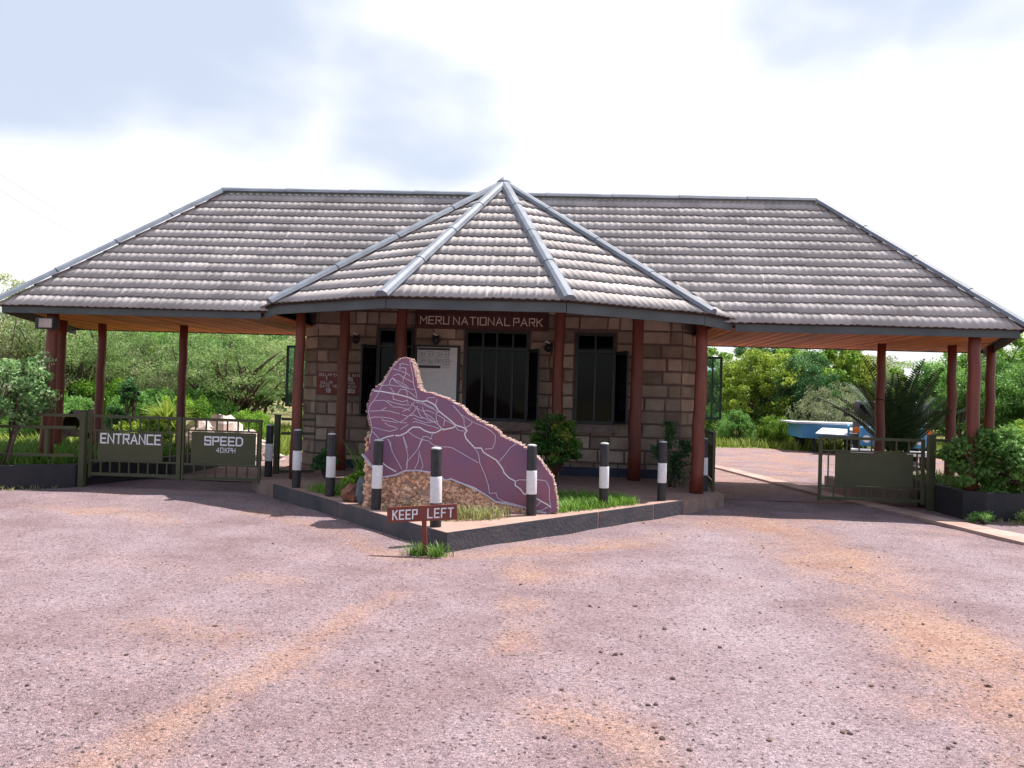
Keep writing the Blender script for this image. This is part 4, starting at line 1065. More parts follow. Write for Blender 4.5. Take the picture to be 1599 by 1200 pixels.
# flat trailer standing beside it
tr = thing('trailer', 'blue box-sided trailer with a pale top left of the lorry', 'trailer', (10.75, 13.2, 0), rz=R(-6), own=False)
b = MB(); b.box(-1.0, 1.35, -.9, 1.6, .50, 1.0); obj('body', b, M['blue'], tr, bevel=.01)
b = MB(); b.box(-1.3, 1.4, -1.0, 1.65, 1.002, 1.06); obj('top_sheet', b, mat('pale_sheet', (.5, .5, .52), .6, .1, 3), tr)
b = MB(); b.add([(-.75, -1.9, .72), (1.3, -1.9, .66), (1.3, -.93, .86), (-.3, -.93, .90), (-.75, -1.9, .69), (1.3, -1.9, .63), (1.3, -.93, .83), (-.3, -.93, .87)], [(0, 1, 2, 3), (7, 6, 5, 4), (0, 4, 5, 1), (1, 5, 6, 2), (2, 6, 7, 3), (3, 7, 4, 0)]); obj('tailboard', b, M['white'], tr)
for x in (-.6, 1.1):
    b = MB(); b.box(x, x + .08, -.8, -.72, 0, .5); obj('leg', b, M['black'], tr)
for sx in (-1, 1):
    b = MB(); b.tube([(.2 + sx * .75, 1.0, .32), (.2 + sx * .95, 1.0, .32)], .32, 18); obj('wheel', b, M['tyre'], tr)

# ------------------------------------------------------------------ rocks, small roofed stand, cables
g = random.Random(31)
spots = [(-7.25, 2.7, .45, .78), (-6.85, 3.1, .55, .9), (-6.2, 2.8, .5, .62), (-6.7, 2.2, .5, .5), (-5.75, 2.3, .35, .4), (-7.6, 3.2, .4, .8), (-6.4, 1.7, .26, .2), (-7.9, 2.0, .3, .25), (-3.9, 4.4, .4, .42), (-5.3, 2.5, .2, .16)]
names = ['wide pale rock at the left of the heap behind the SPEED gate', 'tallest pale rock in the heap behind the SPEED gate', 'pale rock sloping down the right of the heap', 'pale rock low in the middle of the heap', 'small pale rock at the right foot of the heap',
         'pale rock at the back left of the heap', 'small pale rock lying in front of the heap', 'small pale rock at the left foot of the heap', 'lone pale boulder in the grass near the left corner pillar', 'smallest pale rock lying clear of the heap']
for (x, y, r_, h_), lab in zip(spots, names):
    b = MB(); b.blob((x, y, h_ * .35), (r_, r_ * .8, h_ * .75), g.randrange(999), n=(11, 8), amp=.34); tag(obj('rock', b, M['palerock']), lab, 'rock', 'pale rocks behind the left gate')
st = thing('roofed_stand', 'small dark A-shaped roof over a brown board behind the left gate post', 'shelter', (-9.430, 1.6, 0))
b = MB()
b.add([(-9.900, 1.3, .50), (-9.430, 1.3, 1.04), (-9.430, 2.1, 1.04), (-9.900, 2.1, .50), (-9.900, 1.3, .45), (-9.430, 1.3, .99), (-9.430, 2.1, .99), (-9.900, 2.1, .45)], [(0, 1, 2, 3), (7, 6, 5, 4), (0, 4, 5, 1), (2, 6, 7, 3), (3, 7, 4, 0)])
b.add([(-8.960, 1.3, .50), (-9.429, 1.3, 1.04), (-9.429, 2.1, 1.04), (-8.960, 2.1, .50), (-8.960, 1.3, .45), (-9.429, 1.3, .99), (-9.429, 2.1, .99), (-8.960, 2.1, .45)], [(3, 2, 1, 0), (4, 5, 6, 7), (1, 5, 4, 0), (3, 7, 6, 2), (0, 4, 7, 3)])
obj('roof', b, M['tarred'], st)
b = MB(); b.box(-9.730, -9.130, 1.42, 1.46, .45, .62); obj('board', b, M['bark'], st)
for x in (-9.700, -9.160):
    b = MB(); b.box(x - .03, x + .03, 1.47, 1.53, -.05, .62); obj('leg', b, M['beam'], st)
for z, dx, lab in ((10.6, 0, 'upper of two thin power cables crossing the sky at left'), (9.75, .3, 'lower of two thin power cables crossing the sky at left')):
    b = MB(); b.tube([(-23.9 + dx - .21 * (y - 20), y, z + .0006 * (y - 50) ** 2 - .55) for y in range(-20, 131, 10)], .007, 5)
    tag(obj('power_cable', b, M['cable']), lab, 'cable', 'power cables in the sky')

# ------------------------------------------------------------------ loose stones and gravel
ST = [(1.97, -7.37), (.81, -8.51), (1.37, -9.14), (1.44, -9.16), (1.73, -9.03), (1.87, -9.64), (1.68, -9.86), (2.16, -9.58), (2.08, -10.14), (2.18, -9.99), (1.39, -10.22), (1.48, -10.26), (1.52, -10.24), (1.36, -10.44), (1.31, -10.56), (1.78, -10.61), (1.14, -10.87), (1.59, -11.02), (1.63, -11.01), (1.02, -11.5), (1.05, -11.49), (1.19, -11.56), (1.59, -11.29), (1.61, -11.42), (1.72, -11.53), (1.76, -11.25), (1.59, -11.36), (2.29, -11.19), (2.12, -11.39), (2.5, -11.16), (3.04, -10.59), (2.91, -10.6), (2.94, -11.41), (3.0, -11.35), (2.89, -8.89), (2.34, -10.38), (2.6, -8.48), (3.46, -7.94), (4.43, -8.49), (3.61, -10.51), (2.51, -11.26), (2.54, -11.27),
      (-4.1, -5.4), (-1.9, -9.63), (-.99, -10.76), (-.31, -10.33), (.04, -10.59), (-1.43, -10.69), (-1.37, -11.37), (-1.43, -11.63), (-1.13, -11.49), (-1.66, -11.23), (-.86, -10.19), (-1.18, -10.03), (-2.46, -8.25), (-1.1, -6.8)]
g = random.Random(77)
for _ in range(60): ST.append((g.uniform(2.2, 4.8), g.uniform(-11.2, -4.6)))
for _ in range(24): ST.append((g.uniform(-5, 1.5), g.uniform(-11, -5.5)))
protos = []
for k in range(6):
    b = MB(); b.blob((0, 0, .35), (1, .85, .62), 100 + k, g.random(), (7, 5), .38)
    me = obj('loose_stone', b, M['stonebit']); protos.append(me)
used = 0
for i, (x, y) in enumerate(ST):
    r_ = g.uniform(.006, .016) * (1.15 if i < 42 else .85); 
    if i < 6: o = protos[i]
    else: o = protos[i % 6].copy(); COL.objects.link(o)
    o.location = (x, y, float(f_und(np.array([x]), np.array([y]))[0]) - r_ * .1); o.scale = (r_, r_, r_); o.rotation_euler = (0, 0, g.uniform(0, 6))
    tag(o, 'small loose dark stone lying on the gravel forecourt', 'stone', 'loose stones on the forecourt')
# finer gravel: one mass
NG = 60000
gy = -15.2 + 2.6 + 9.5 * rng.random(NG) ** 1.7; gx = 1.0 + (rng.random(NG) - .5) * 1.5 * (gy + 15.6) ; gx = gx - .05 * (gy + 15)
keep = (np.abs(gx) * .868 > (7.45 + np.minimum(0, gy)) * 1.0) | (gy < -7.4)
keep &= (gy < -4.2)
thin = f_packed(gx, gy) + .6 * f_dirt(gx, gy); keep &= rng.random(NG) > np.clip(thin, 0, .85)
gx, gy = gx[keep], gy[keep]; NG = len(gx)
sz = (.0022 + .0065 * rng.random(NG) ** 3.2)
oc = np.array([(1, 0, 0), (0, 1, 0), (-1, 0, 0), (0, -1, 0), (0, 0, .8), (0, 0, -.4)], float)
of = np.array([(0, 1, 4), (1, 2, 4), (2, 3, 4), (3, 0, 4)])
P = oc[None] * (1 + .5 * (rng.random((NG, 6, 3)) - .5)) * sz[:, None, None]
a = rng.random(NG) * 6.28; ca, sa = np.cos(a)[:, None], np.sin(a)[:, None]
X = P[..., 0] * ca - P[..., 1] * sa + gx[:, None]; Y = P[..., 0] * sa + P[..., 1] * ca + gy[:, None]; Zz = P[..., 2] + (f_und(gx, gy) + sz * .15)[:, None]
V = np.stack([X, Y, Zz], -1).reshape(-1, 3); F = (of[None] + (np.arange(NG) * 6)[:, None, None]).reshape(-1, 3)
M['gravelbit'] = mat('gravel_bits', (.20, .145, .155), .9, .2, 20, tint=.8)
tag(obj('gravel', (V, F, np.repeat(rng.random(NG), 4)), M['gravelbit']), 'fine loose gravel strewn over the forecourt', 'gravel', None, 'stuff')

# ------------------------------------------------------------------ vegetation
def rand_dirs(n, r=rng):
    v = r.normal(size=(n, 3)); return v / np.linalg.norm(v, axis=1, keepdims=True)
def leaf_cards(C, ln, wd, axis=None, up=.25, r=rng):
    """one small kite-shaped leaf at every centre"""
    n = len(C)
    d = rand_dirs(n, r) if axis is None else axis + .55 * rand_dirs(n, r)
    d[:, 2] += up * .3; d /= np.linalg.norm(d, axis=1, keepdims=True)
    s = np.cross(d, rand_dirs(n, r) + np.array([0, 0, up * 3])); s /= np.linalg.norm(s, axis=1, keepdims=True) + 1e-9
    L = (ln * (.6 + .8 * r.random(n)))[:, None]; Wd = (wd * (.6 + .8 * r.random(n)))[:, None]
    V = np.stack([C - d * L * .5, C + s * Wd * .5 - d * L * .05, C + d * L * .5, C - s * Wd * .5 - d * L * .05], 1).reshape(-1, 3)
    F = np.arange(n * 4).reshape(n, 4)
    return V, F
def curve_pts(a, b, n, wob, g, sag=0):
    a, b = Vector(a), Vector(b); L = (b - a).length; out = []
    o1 = Vector((g.uniform(-1, 1), g.uniform(-1, 1), g.uniform(-.3, 1))) * wob * L
    for i in range(n + 1):
        t = i / n; p = a.lerp(b, t) + o1 * math.sin(math.pi * t) + Vector((0, 0, -sag * L * t * t)); out.append(p)
    return out
def make_plant(h, rx, z0, nclump, per, ln, wd, rc, seed, stems=1, trunk_r=.08, flat=0.0, lean=.0, bias=.45, spread=.5, ry=None):
    """limbs from the ground to leaf clumps spread unevenly through the crown"""
    g = random.Random(seed); r = np.random.default_rng(seed); ry = ry or rx
    cz, hz = (z0 + h) / 2, (h - z0) / 2
    lob = [(Vector((g.gauss(0, 1), g.gauss(0, 1), g.gauss(0, .7))).normalized(), g.uniform(-.35, .3)) for _ in range(9)]
    cl = []
    for _ in range(nclump):
        d = Vector((g.gauss(0, 1), g.gauss(0, 1), g.gauss(.25, .9))).normalized()
        q = 1 + sum(a * max(0, d.dot(v)) ** 3 for v, a in lob)
        k = g.random() ** bias * q
        z = cz + d.z * hz * k * (1 - flat * .3)
        z = min(z, h * 1.02)
        cl.append(Vector((d.x * rx * k, d.y * ry * k, max(z, z0 * .8))))
    tr = MB(); heads = []
    for s in range(stems):
        a = 2 * math.pi * s / stems + g.uniform(-.4, .4); sp = 0 if stems == 1 else spread
        top = Vector((math.cos(a) * rx * sp * .5 + lean * h * .3, math.sin(a) * ry * sp * .5, z0 + hz * .45))
        pts = curve_pts((math.cos(a) * trunk_r * (stems > 1), math.sin(a) * trunk_r * (stems > 1), -.05), top, 6, .09, g)
        tr.tube(pts, [trunk_r * (1.15 - .6 * i / 6) / (1 if stems == 1 else 1.4) for i in range(7)], 7); heads.append((pts, top))
    limb = list(cl); g.shuffle(limb)
    for c in limb[:min(len(limb), 46)]:
        pts, top = min(heads, key=lambda q: (q[1] - c).length + g.random() * .3)
        st = pts[g.randrange(3, 7)]
        tr.tube(curve_pts(st, c, 5, .12, g), [trunk_r * .42 * (1 - .85 * i / 5) + .004 for i in range(6)], 5)
    Cs, T = [], []
    for c in cl:
        m_ = int(per * g.uniform(.6, 1.4)); sc = rc * g.uniform(.6, 1.35)
        p = r.normal(size=(m_, 3)); p /= np.linalg.norm(p, axis=1, keepdims=True) + 1e-9
        p *= (r.random(m_) ** .5)[:, None] * np.array([sc * (1 + flat * .6), sc * (1 + flat * .6), sc * (.75 - .45 * flat)])
        Cs.append(p + np.array(c)); T.append(np.clip(r.normal(g.uniform(.1, .9), .18, m_), 0, 1))
    Cc = np.vstack(Cs); Cc[:, 2] = np.maximum(Cc[:, 2], .03)
    V, F = leaf_cards(Cc, ln, wd, r=r)
    return tr, (V, F, np.concatenate(T))
def plant_thing(name, label, cat, loc, data, lm, bm, group=None, leafname='crown', stemname='trunk', rz=0.0):
    t = thing(name, label, cat, loc, group, rz, own=False)
    obj(stemname, data[0], bm, t, smooth=True); obj(leafname, data[1], lm, t); return t

# trees and bushes of the bush behind the gatehouse: a few kinds, each tree its own copy
KIND = {
 'acacia': dict(a=dict(h=4, rx=2.3, z0=.75, nclump=150, per=125, ln=.10, wd=.026, rc=.33, seed=1, stems=3, trunk_r=.10, flat=.55), lm='lf_acacia', bm='bark', name='acacia_tree'),
 'thin': dict(a=dict(h=4, rx=2.0, z0=.6, nclump=150, per=130, ln=.11, wd=.03, rc=.34, seed=2, stems=4, trunk_r=.08, flat=.3), lm='lf_grey', bm='barkpale', name='thorn_tree'),
 'round': dict(a=dict(h=4, rx=1.9, z0=.25, nclump=170, per=150, ln=.13, wd=.07, rc=.33, seed=3, stems=3, trunk_r=.09), lm='lf_bright', bm='bark', name='leafy_tree'),
 'yellow': dict(a=dict(h=4, rx=1.9, z0=.6, nclump=130, per=140, ln=.13, wd=.065, rc=.34, seed=4, stems=3, trunk_r=.09), lm='lf_yellow', bm='bark', name='leafy_tree'),
 'dark': dict(a=dict(h=4, rx=1.9, z0=.15, nclump=170, per=170, ln=.11, wd=.05, rc=.36, seed=5, stems=3, trunk_r=.1), lm='lf_dark', bm='bark', name='leafy_tree'),
 'mid': dict(a=dict(h=4, rx=2.2, z0=.3, nclump=180, per=150, ln=.12, wd=.05, rc=.36, seed=6, stems=4, trunk_r=.09, flat=.2), lm='lf_mid', bm='bark', name='leafy_tree'),
 'pale': dict(a=dict(h=4, rx=2.6, z0=.1, nclump=120, per=90, ln=.13, wd=.05, rc=.42, seed=7, stems=6, trunk_r=.06, spread=1.2), lm='lf_pale', bm='barkpale', name='thorn_bush'),
 'bush': dict(a=dict(h=4, rx=3.2, z0=.0, nclump=130, per=150, ln=.22, wd=.11, rc=.6, seed=8, stems=5, trunk_r=.08), lm='lf_bright', bm='bark', name='bush'),
 'lowmid': dict(a=dict(h=4, rx=3.4, z0=.0, nclump=130, per=150, ln=.22, wd=.09, rc=.6, seed=9, stems=5, trunk_r=.08), lm='lf_mid', bm='bark', name='bush'),
}
PL = [
 # kind, x, y, height, widen, label
 ('thin', -15.9, 7.5, 4.9, 1.0, 'tall grey-brown thorn tree at the far left edge above the roof corner'),
 ('acacia', -13.9, 8.5, 4.2, 1.0, 'grey-green acacia between the floodlit pillar and the next pillar'),
 ('mid', -16.4, 13, 4.6, 1.1, 'wide mid-green tree farther back behind the left pillars'),
 ('yellow', -16.9, 20, 5.6, 1.2, 'bright yellow-green tree touching the left ceiling edge'),
 ('pale', -12.4, 11, 3.2, 1.0, 'pale loose thorn bush behind the spiky palm'),
 ('acacia', -9.3, 9.6, 4.1, 1.15, 'dark spreading acacia with bare leaning stems left of the open casement'),
 ('thin', -7.6, 14, 4.4, 1.0, 'thin thorn tree seen past the open casement at left'),
 ('mid', -12.2, 15.5, 4.8, 1.1, 'mid-green tree behind the dark spreading acacia'),
 ('acacia', -19.5, 11.5, 5.0, 1.1, 'acacia in the back row at the far left'),
 ('thin', -18.9, 17, 5.0, 1.1, 'thin thorn tree in the back row at far left'),
 ('yellow', -9.0, 19, 4.8, 1.1, 'yellow-green tree in the back row behind the SPEED gate'),
 ('bush', -9.6, 6.6, 1.5, .8, 'bright green bush right behind the pale rock heap'),
 ('bush', -7.6, 6.9, 1.1, .7, 'small bright bush under the dark spreading acacia'),
 ('lowmid', -12.6, 5.2, 1.5, .9, 'leafy bush behind the A-shaped roof'),
 ('bush', -14.9, 5.6, 1.3, .9, 'bright bush behind the floodlit pillar'),
 ('lowmid', -11.2, 7.4, 1.7, .8, 'mid-green bush behind the spiky palm'),
 ('lowmid', -7.0, 10.2, 1.2, .8, 'low green bush beside the track at left'),
 ('yellow', 9.6, 18.2, 3.9, 1.0, 'yellow-green tree beside the open casement at right'),
 ('round', 8.0, 22, 4.1, .9, 'leafy green tree behind the open casement at right'),
 ('dark', 11.4, 17.6, 3.7, 1.0, 'very dark rounded tree left of the blue trailer'),
 ('round', 13.3, 23, 4.4, 1.1, 'fresh green tree rising over the very dark tree'),
 ('dark', 12.2, 28.5, 5.4, .8, 'dark tree on the skyline over the yellow-green tree'),
 ('yellow', 15.0, 22.5, 4.4, .8, 'bright yellow-green tree above the palm at its left'),
 ('pale', 11.6, 14.8, 2.5, .9, 'pale thorny bush growing over the blue trailer'),
 ('thin', 18.7, 30, 4.7, 1.0, 'olive tree on the skyline behind the palm'),
 ('acacia', 15.8, 32, 5.8, 1.1, 'flat-topped acacia on the skyline near the right lane'),
 ('acacia', 23.2, 33, 5.0, 1.2, 'flat-topped acacia on the skyline right of the palm'),
 ('mid', 17.3, 16.6, 4.2, .9, 'green tree between the right rear pillars'),
 ('mid', 19.6, 15.2, 4.3, .9, 'green tree at the right edge behind the last pillar'),
 ('round', 21.0, 21, 5.0, 1.0, 'broad leafy tree in the back row at far right'),
 ('mid', 25.5, 24, 5.4, 1.1, 'mid-green tree in the back row at far right'),
 ('lowmid', 8.3, 16.2, 1.5, .7, 'low bush at the left end of the far verge'),
 ('bush', 9.7, 15.6, 1.3, .7, 'bright bush on the far verge under the yellow-green tree'),
 ('lowmid', 11.0, 16.0, 1.3, .6, 'dark green bush at the foot of the very dark tree'),
 ('bush', 7.2, 18.4, 1.8, .8, 'leafy bush under the open casement at right'),
 ('round', 5.4, 21.5, 4.4, .9, 'leafy tree hidden partly by the right corner pillar'),
 ('bush', 18.0, 13.2, 1.5, .9, 'bright bush behind the right rear pillars'),
 ('lowmid', 20.5, 12.8, 1.5, .9, 'leafy bush behind the right planter'),
 ('round', 17.0, 25, 3.7, 1.0, 'leafy tree behind the lorry'),
 ('mid', 3.0, 23, 5.0, 1.1, 'mid-green tree straight behind the office'),
 ('mid', -4.0, 21, 5.0, 1.1, 'mid-green tree behind the left part of the office'),
]
PL += [
 ('mid', -11.0, 13.0, 3.4, 1.0, 'mid-green tree between the spiky palm and the dark acacia'),
 ('bush', -17.0, 9.5, 2.0, 1.1, 'wide bright bush behind the floodlit pillar'),
 ('yellow', -14.6, 15.5, 4.0, 1.0, 'yellow-green tree behind the second left pillar'),
 ('mid', -20.5, 8.0, 3.4, 1.0, 'mid-green tree at the far left behind the glossy bush'),
 ('lowmid', -10.0, 9.0, 1.9, .8, 'mid-green bush in front of the dark acacia stems'),
 ('bush', -12.9, 8.5, 2.0, .8, 'bright bush behind the dark stacked shrub'),
 ('thin', -11.8, 18.5, 5.2, 1.0, 'pale thorn tree in the back row above the SPEED gate'),
 ('mid', -22.5, 14, 4.6, 1.0, 'mid-green tree in the back row at the left edge'),
]
proto = {}
g = random.Random(91)
for k, x, y, h, wdn, lab in PL:
    K = KIND[k]; grp = 'trees beyond the gatehouse' if h > 2 else 'bushes beyond the gatehouse'
    cat = 'tree' if h > 2 else 'bush'
    ground_z = -.04
    if k not in proto:
        o = proto[k] = plant_thing(K['name'], lab, cat, (x, y, ground_z), make_plant(**K['a']), M[K['lm']], M[K['bm']], grp)
    else:
        o = dup(proto[k], (x, y, ground_z), None, lab); o['group'] = grp; o['category'] = cat
    o.rotation_euler = (0, 0, g.uniform(0, 6.28)); s_ = h / 4; o.scale = (s_ * wdn, s_ * wdn, s_)
# far wood: one mass on the horizon
r = np.random.default_rng(44)
nb_ = 420
ang = r.uniform(-1.15, 1.2, nb_); dist = r.uniform(46, 78, nb_)
bx, by = 1 + np.sin(ang) * dist, -15 + np.cos(ang) * dist
okk = by > 26; bx, by, dist = bx[okk], by[okk], dist[okk]
Cs, T = [], []
for i in range(len(bx)):
    hh = r.uniform(2.0, 4.0) * (1.0 if bx[i] > 0 else 1.35)
    m_ = 260; p = rand_dirs(m_, r) * (r.random(m_) ** .4)[:, None] * np.array([r.uniform(1.6, 3), 1.6, hh * .55])
    p[:, 2] += hh * .5; p[:, 2] = np.maximum(p[:, 2], .1)
    Cs.append(p + np.array([bx[i], by[i], .3])); T.append(np.clip(r.normal(r.uniform(.25, .75), .18, m_), 0, 1))
Vf, Ff = leaf_cards(np.vstack(Cs), .34, .2, r=r)
tag(obj('woodland', (Vf, Ff, np.concatenate(T)), M['far']), 'far green woodland closing the horizon behind the gate', 'woodland', None, 'stuff')

# grass
def blades(xy, h, w, lean, r, z=0.0, per=1):
    xy = np.repeat(xy, per, 0); n_ = len(xy)
    a = r.random(n_) * 6.28; hh = h * (.5 + .8 * r.random(n_)); le = lean * (.2 + r.random(n_)) * hh
    d = np.c_[np.cos(a), np.sin(a)]; s = np.c_[-d[:, 1], d[:, 0]] * (w * (.6 + .7 * r.random(n_)))[:, None] * .5
    b = xy + r.normal(0, .012 + h * .12, (n_, 2)) * (per > 1)
    zz = np.broadcast_to(z, (n_,)) if np.ndim(z) == 0 else np.repeat(z, per)
    p0 = np.c_[b - s, zz]; p1 = np.c_[b + s, zz]
    mid = b + d * (le * .35)[:, None]; tipp = b + d * le[:, None]
    m0 = np.c_[mid - s * .8, zz + hh * .6]; m1 = np.c_[mid + s * .8, zz + hh * .6]; tp = np.c_[tipp, zz + hh]; tp2 = np.c_[tipp + s * .15, zz + hh * .995]
    V = np.stack([p0, p1, m1, m0, tp, tp2], 1).reshape(-1, 3)
    q = np.arange(n_)[:, None] * 6
    return V, np.vstack([q + np.array([0, 1, 2, 3]), q + np.array([3, 2, 5, 4])]), np.tile(np.clip(r.normal(.5, .25, n_), 0, 1), 2)
r = np.random.default_rng(12)
def in_poly(P, poly):
    x, y = P[:, 0], P[:, 1]; c = np.zeros(len(P), bool); j = len(poly) - 1
    for i in range(len(poly)):
        xi, yi = poly[i]; xj, yj = poly[j]
        c ^= ((yi > y) != (yj > y)) & (x < (xj - xi) * (y - yi) / (yj - yi + 1e-12) + xi); j = i
    return c
def scatter(poly, n_, r):
    p = np.array(poly); a, b = p.min(0), p.max(0); q = a + r.random((n_ * 3, 2)) * (b - a); return q[in_poly(q, poly)][:n_]
A_ = scatter([(.75, -5.45), (1.15, -5.6), (1.75, -5.03), (2.25, -4.45), (2.0, -4.0), (1.2, -3.9), (.7, -4.4)], 2100, r)
tag(obj('lawn_grass', blades(A_, .105, .011, .9, r, .2, 2), M['grass']), 'bright tufted grass on the island right of the stone map', 'grass', None, 'stuff')
A_ = np.vstack([scatter([(-.15, -6.55), (.35, -6.35), (.6, -6.02), (.1, -5.98), (-.35, -6.2)], 330, r), scatter([(-.9, -6.0), (-.3, -6.15), (-.2, -5.95), (-.9, -5.85)], 40, r)])
tag(obj('grass_tufts', blades(A_, .12, .011, .8, r, .2, 2), M['drygrass']), 'thin yellowish grass in front of the stone map base', 'grass', None, 'stuff')
A_ = scatter([(-2.35, -4.35), (-1.9, -4.75), (-1.55, -4.95), (-1.5, -4.5), (-2.1, -4.1)], 420, r)
tag(obj('lawn_grass', blades(A_, .12, .011, .7, r, .2, 2), M['grass']), 'small green grass patch beside the low plants left of the stone map', 'grass', None, 'stuff')
A_ = np.vstack([np.array([(-.28, -7.43)]) + r.normal(0, .05, (60, 2)), np.array([(-.07, -7.42)]) + r.normal(0, .055, (70, 2))])
tag(obj('grass_tuft', blades(A_, .11, .010, 1.1, r, .0, 2), M['grass']), 'grass tufts around the foot of the KEEP LEFT stake', 'grass', None, 'stuff')
A_ = np.vstack([scatter([(-11, -6.6), (-7.2, -4.25), (-6.5, -3.75), (-6.5, -3.5), (-7.2, -3.98), (-11, -6.05)], 700, r), scatter([(7.0, -3.5), (7.5, -3.8), (11, -3.3), (11, -3.05), (7.4, -3.55)], 420, r)])
tag(obj('verge_grass', blades(A_, .07, .010, 1.1, r, .0, 2), M['drygrass']), 'short dry grass along the foot of the black planters', 'grass', None, 'stuff')
A_ = np.vstack([scatter([(-6.5, -3.2), (-6.0, -1.5), (-6.0, .3), (-9.4, .6), (-10.6, -5.6), (-7.2, -3.7)], 2600, r), scatter([(7.3, -2.4), (7.4, -3.2), (11.2, -2.8), (11, -.6), (7.4, -.9)], 900, r)])
tag(obj('planter_plants', blades(A_, .2, .022, .9, r, .3, 3), M['grass']), 'low green ground plants covering the soil of the planters', 'ground cover', None, 'stuff')
# meadow beyond: dense near the tracks
ROAD = [(-6.3, -1.9), (6.9, -1.9), (7.6, 1.6), (13, 3.2), (25, 4.2), (24, 8.5), (15, 10.6), (11, 12.6), (8.5, 14), (6.3, 13.4), (3, 12.5), (-2, 11), (-4.2, 8), (-5.2, 5), (-5.8, 2.2)]
q = np.vstack([scatter([(-24, -1), (-9.6, 1), (-5.6, 2), (-5, 5), (-4, 8), (-2, 11), (3, 12.5), (3, 17), (-10, 17), (-26, 16)], 9000, r),
               scatter([(3, 12.5), (8.5, 14.1), (11, 12.7), (15, 10.7), (24, 8.6), (34, 9), (32, 24), (3, 24)], 9000, r),
               scatter([(11.4, -2.4), (7.6, -.4), (7.9, 1.6), (13, 3.0), (26, 4), (30, -2)], 3000, r)])
q = q[~in_poly(q, ROAD)]
big = np.hypot(q[:, 0], q[:, 1]) * 0 + r.random(len(q))
Vg, Fg, Tg = blades(q, .34, .035, .7, r, -.03, 4)
tag(obj('meadow_grass', (Vg, Fg, Tg), leaf_mat('meadow_blades', (.09, .17, .02), (.36, .42, .08), .35, .6)), 'tall yellow-green grass beyond the lanes', 'grass', None, 'stuff')

# ---------------- plants around the gatehouse
def bush(name, label, loc, h, rx, z0, nclump, per, ln, wd, rc, seed, lm, bm='bark', stems=4, tr=.02, leafname='foliage', stemname='stems', **kw):
    return plant_thing(name, label, 'plant', loc, make_plant(h, rx, z0, nclump, per, ln, wd, rc, seed, stems=stems, trunk_r=tr, **kw), M[lm], M[bm], None, leafname, stemname)
bush('round_bush', 'tall bush with pale glossy leaves on dark stems in the left planter', (-7.3, -3.72, .3), 1.74, .66, .62, 70, 90, .07, .042, .17, 61, 'lf_glossy', stems=6, tr=.035, spread=.8)
bush('planter_bush', 'big leafy bush spilling over the right planter', (7.78, -2.95, .38), .98, .82, -.05, 95, 130, .072, .044, .16, 62, 'lf_mid', stems=5, tr=.02, ry=.5)
bush('planter_bush', 'sunlit yellow-green bush at the right end of the right planter', (8.25, -2.6, .38), 1.06, .5, .0, 52, 120, .072, .042, .15, 63, 'lf_yellow', stems=4, tr=.02)
bush('clipped_shrub', 'heart-shaped clipped shrub with yellow flecks right of the stone map', (1.1, -2.55, .2), 1.16, .46, .26, 95, 130, .045, .022, .105, 64, 'lf_var', stems=3, tr=.035, bias=.3)
t = thing('thin_shrub', 'thin shrub of three leafy columns in front of the right corner pillar', 'plant', (3.0, -2.15, .2), own=False)
b = MB(); Cs = []; r = np.random.default_rng(65); g = random.Random(65)
for dx, dy, h_, z_, rr in ((-.02, 0, 1.08, .62, .085), (-.2, .05, .68, .45, .10), (.24, -.03, .78, .50, .12), (.1, .05, .55, .2, .12)):
    b.tube(curve_pts((dx * .3, dy, 0), (dx, dy, h_), 5, .05, g), [.018, .016, .014, .012, .009, .006], 6)
    m_ = int(620 * (h_ - z_ + .15)); Cs.append(np.c_[dx + r.normal(0, rr * .55, m_), dy + r.normal(0, rr * .55, m_), z_ + (h_ - z_) * r.random(m_) ** .8])
Cs.append(np.c_[.12 + r.normal(0, .1, 160), r.normal(0, .08, 160), .05 + .4 * r.random(160)])
Cs = np.vstack(Cs); obj('stems', b, M['bark'], t, smooth=True)
Vl, Fl = leaf_cards(Cs, .06, .03, r=r); obj('foliage', (Vl, Fl, r.random(len(Fl)) * .8), M['lf_dark'], t)
bush('leafy_plant', 'dark leafy plant at the foot of the left corner pillar', (-2.62, -2.7, .2), .46, .2, .03, 22, 60, .07, .035, .09, 66, 'lf_dark', stems=4, tr=.01)
bush('leafy_plant', 'low light-green plant beside the brown rock left of the stone map', (-1.56, -4.6, .2), .28, .2, .0, 30, 50, .05, .04, .07, 67, 'lf_bright', stems=4, tr=.008)
t = thing('spiky_plant', 'tall strap-leaved plant behind the left end of the stone map', 'plant', (-1.5, -4.35, .2), own=False)
Vb, Fb, Tb = blades(np.zeros((1, 2)), .62, .03, .75, np.random.default_rng(3), 0.0, 70); obj('leaves', (Vb, Fb, Tb), M['grass'], t)
b = MB(); b.tube([(0, 0, -.02), (0, 0, .1)], .03, 6); obj('stem', b, M['bark'], t)
bush('low_weed', 'small weed at the foot of the angled planter corner', (7.2, -3.72, 0), .2, .2, .0, 14, 30, .06, .02, .07, 68, 'lf_mid', stems=3, tr=.006)
bush('low_weed', 'small weed against the right planter wall near its far end', (7.85, -3.6, 0), .22, .16, .0, 12, 30, .05, .02, .07, 69, 'lf_acacia', stems=3, tr=.006)
bush('dark_shrub', 'dark clipped shrub of stacked balls left of the spiky palm', (-8.85, 2.6, 0), 1.7, .2, 1.1, 22, 90, .06, .035, .11, 70, 'lf_dark', stems=2, tr=.03)
bush('dark_shrub', 'lower dark shrub at the foot of the stacked-ball shrub', (-9.15, 2.7, 0), 1.12, .34, .4, 30, 80, .07, .04, .12, 71, 'lf_dark', stems=3, tr=.03)
bush('garden_shrub', 'yellow-green garden shrub behind the ENTRANCE panel', (-8.2, 1.7, 0), .85, .6, .1, 46, 60, .09, .045, .14, 72, 'lf_yellow', stems=4, tr=.02)
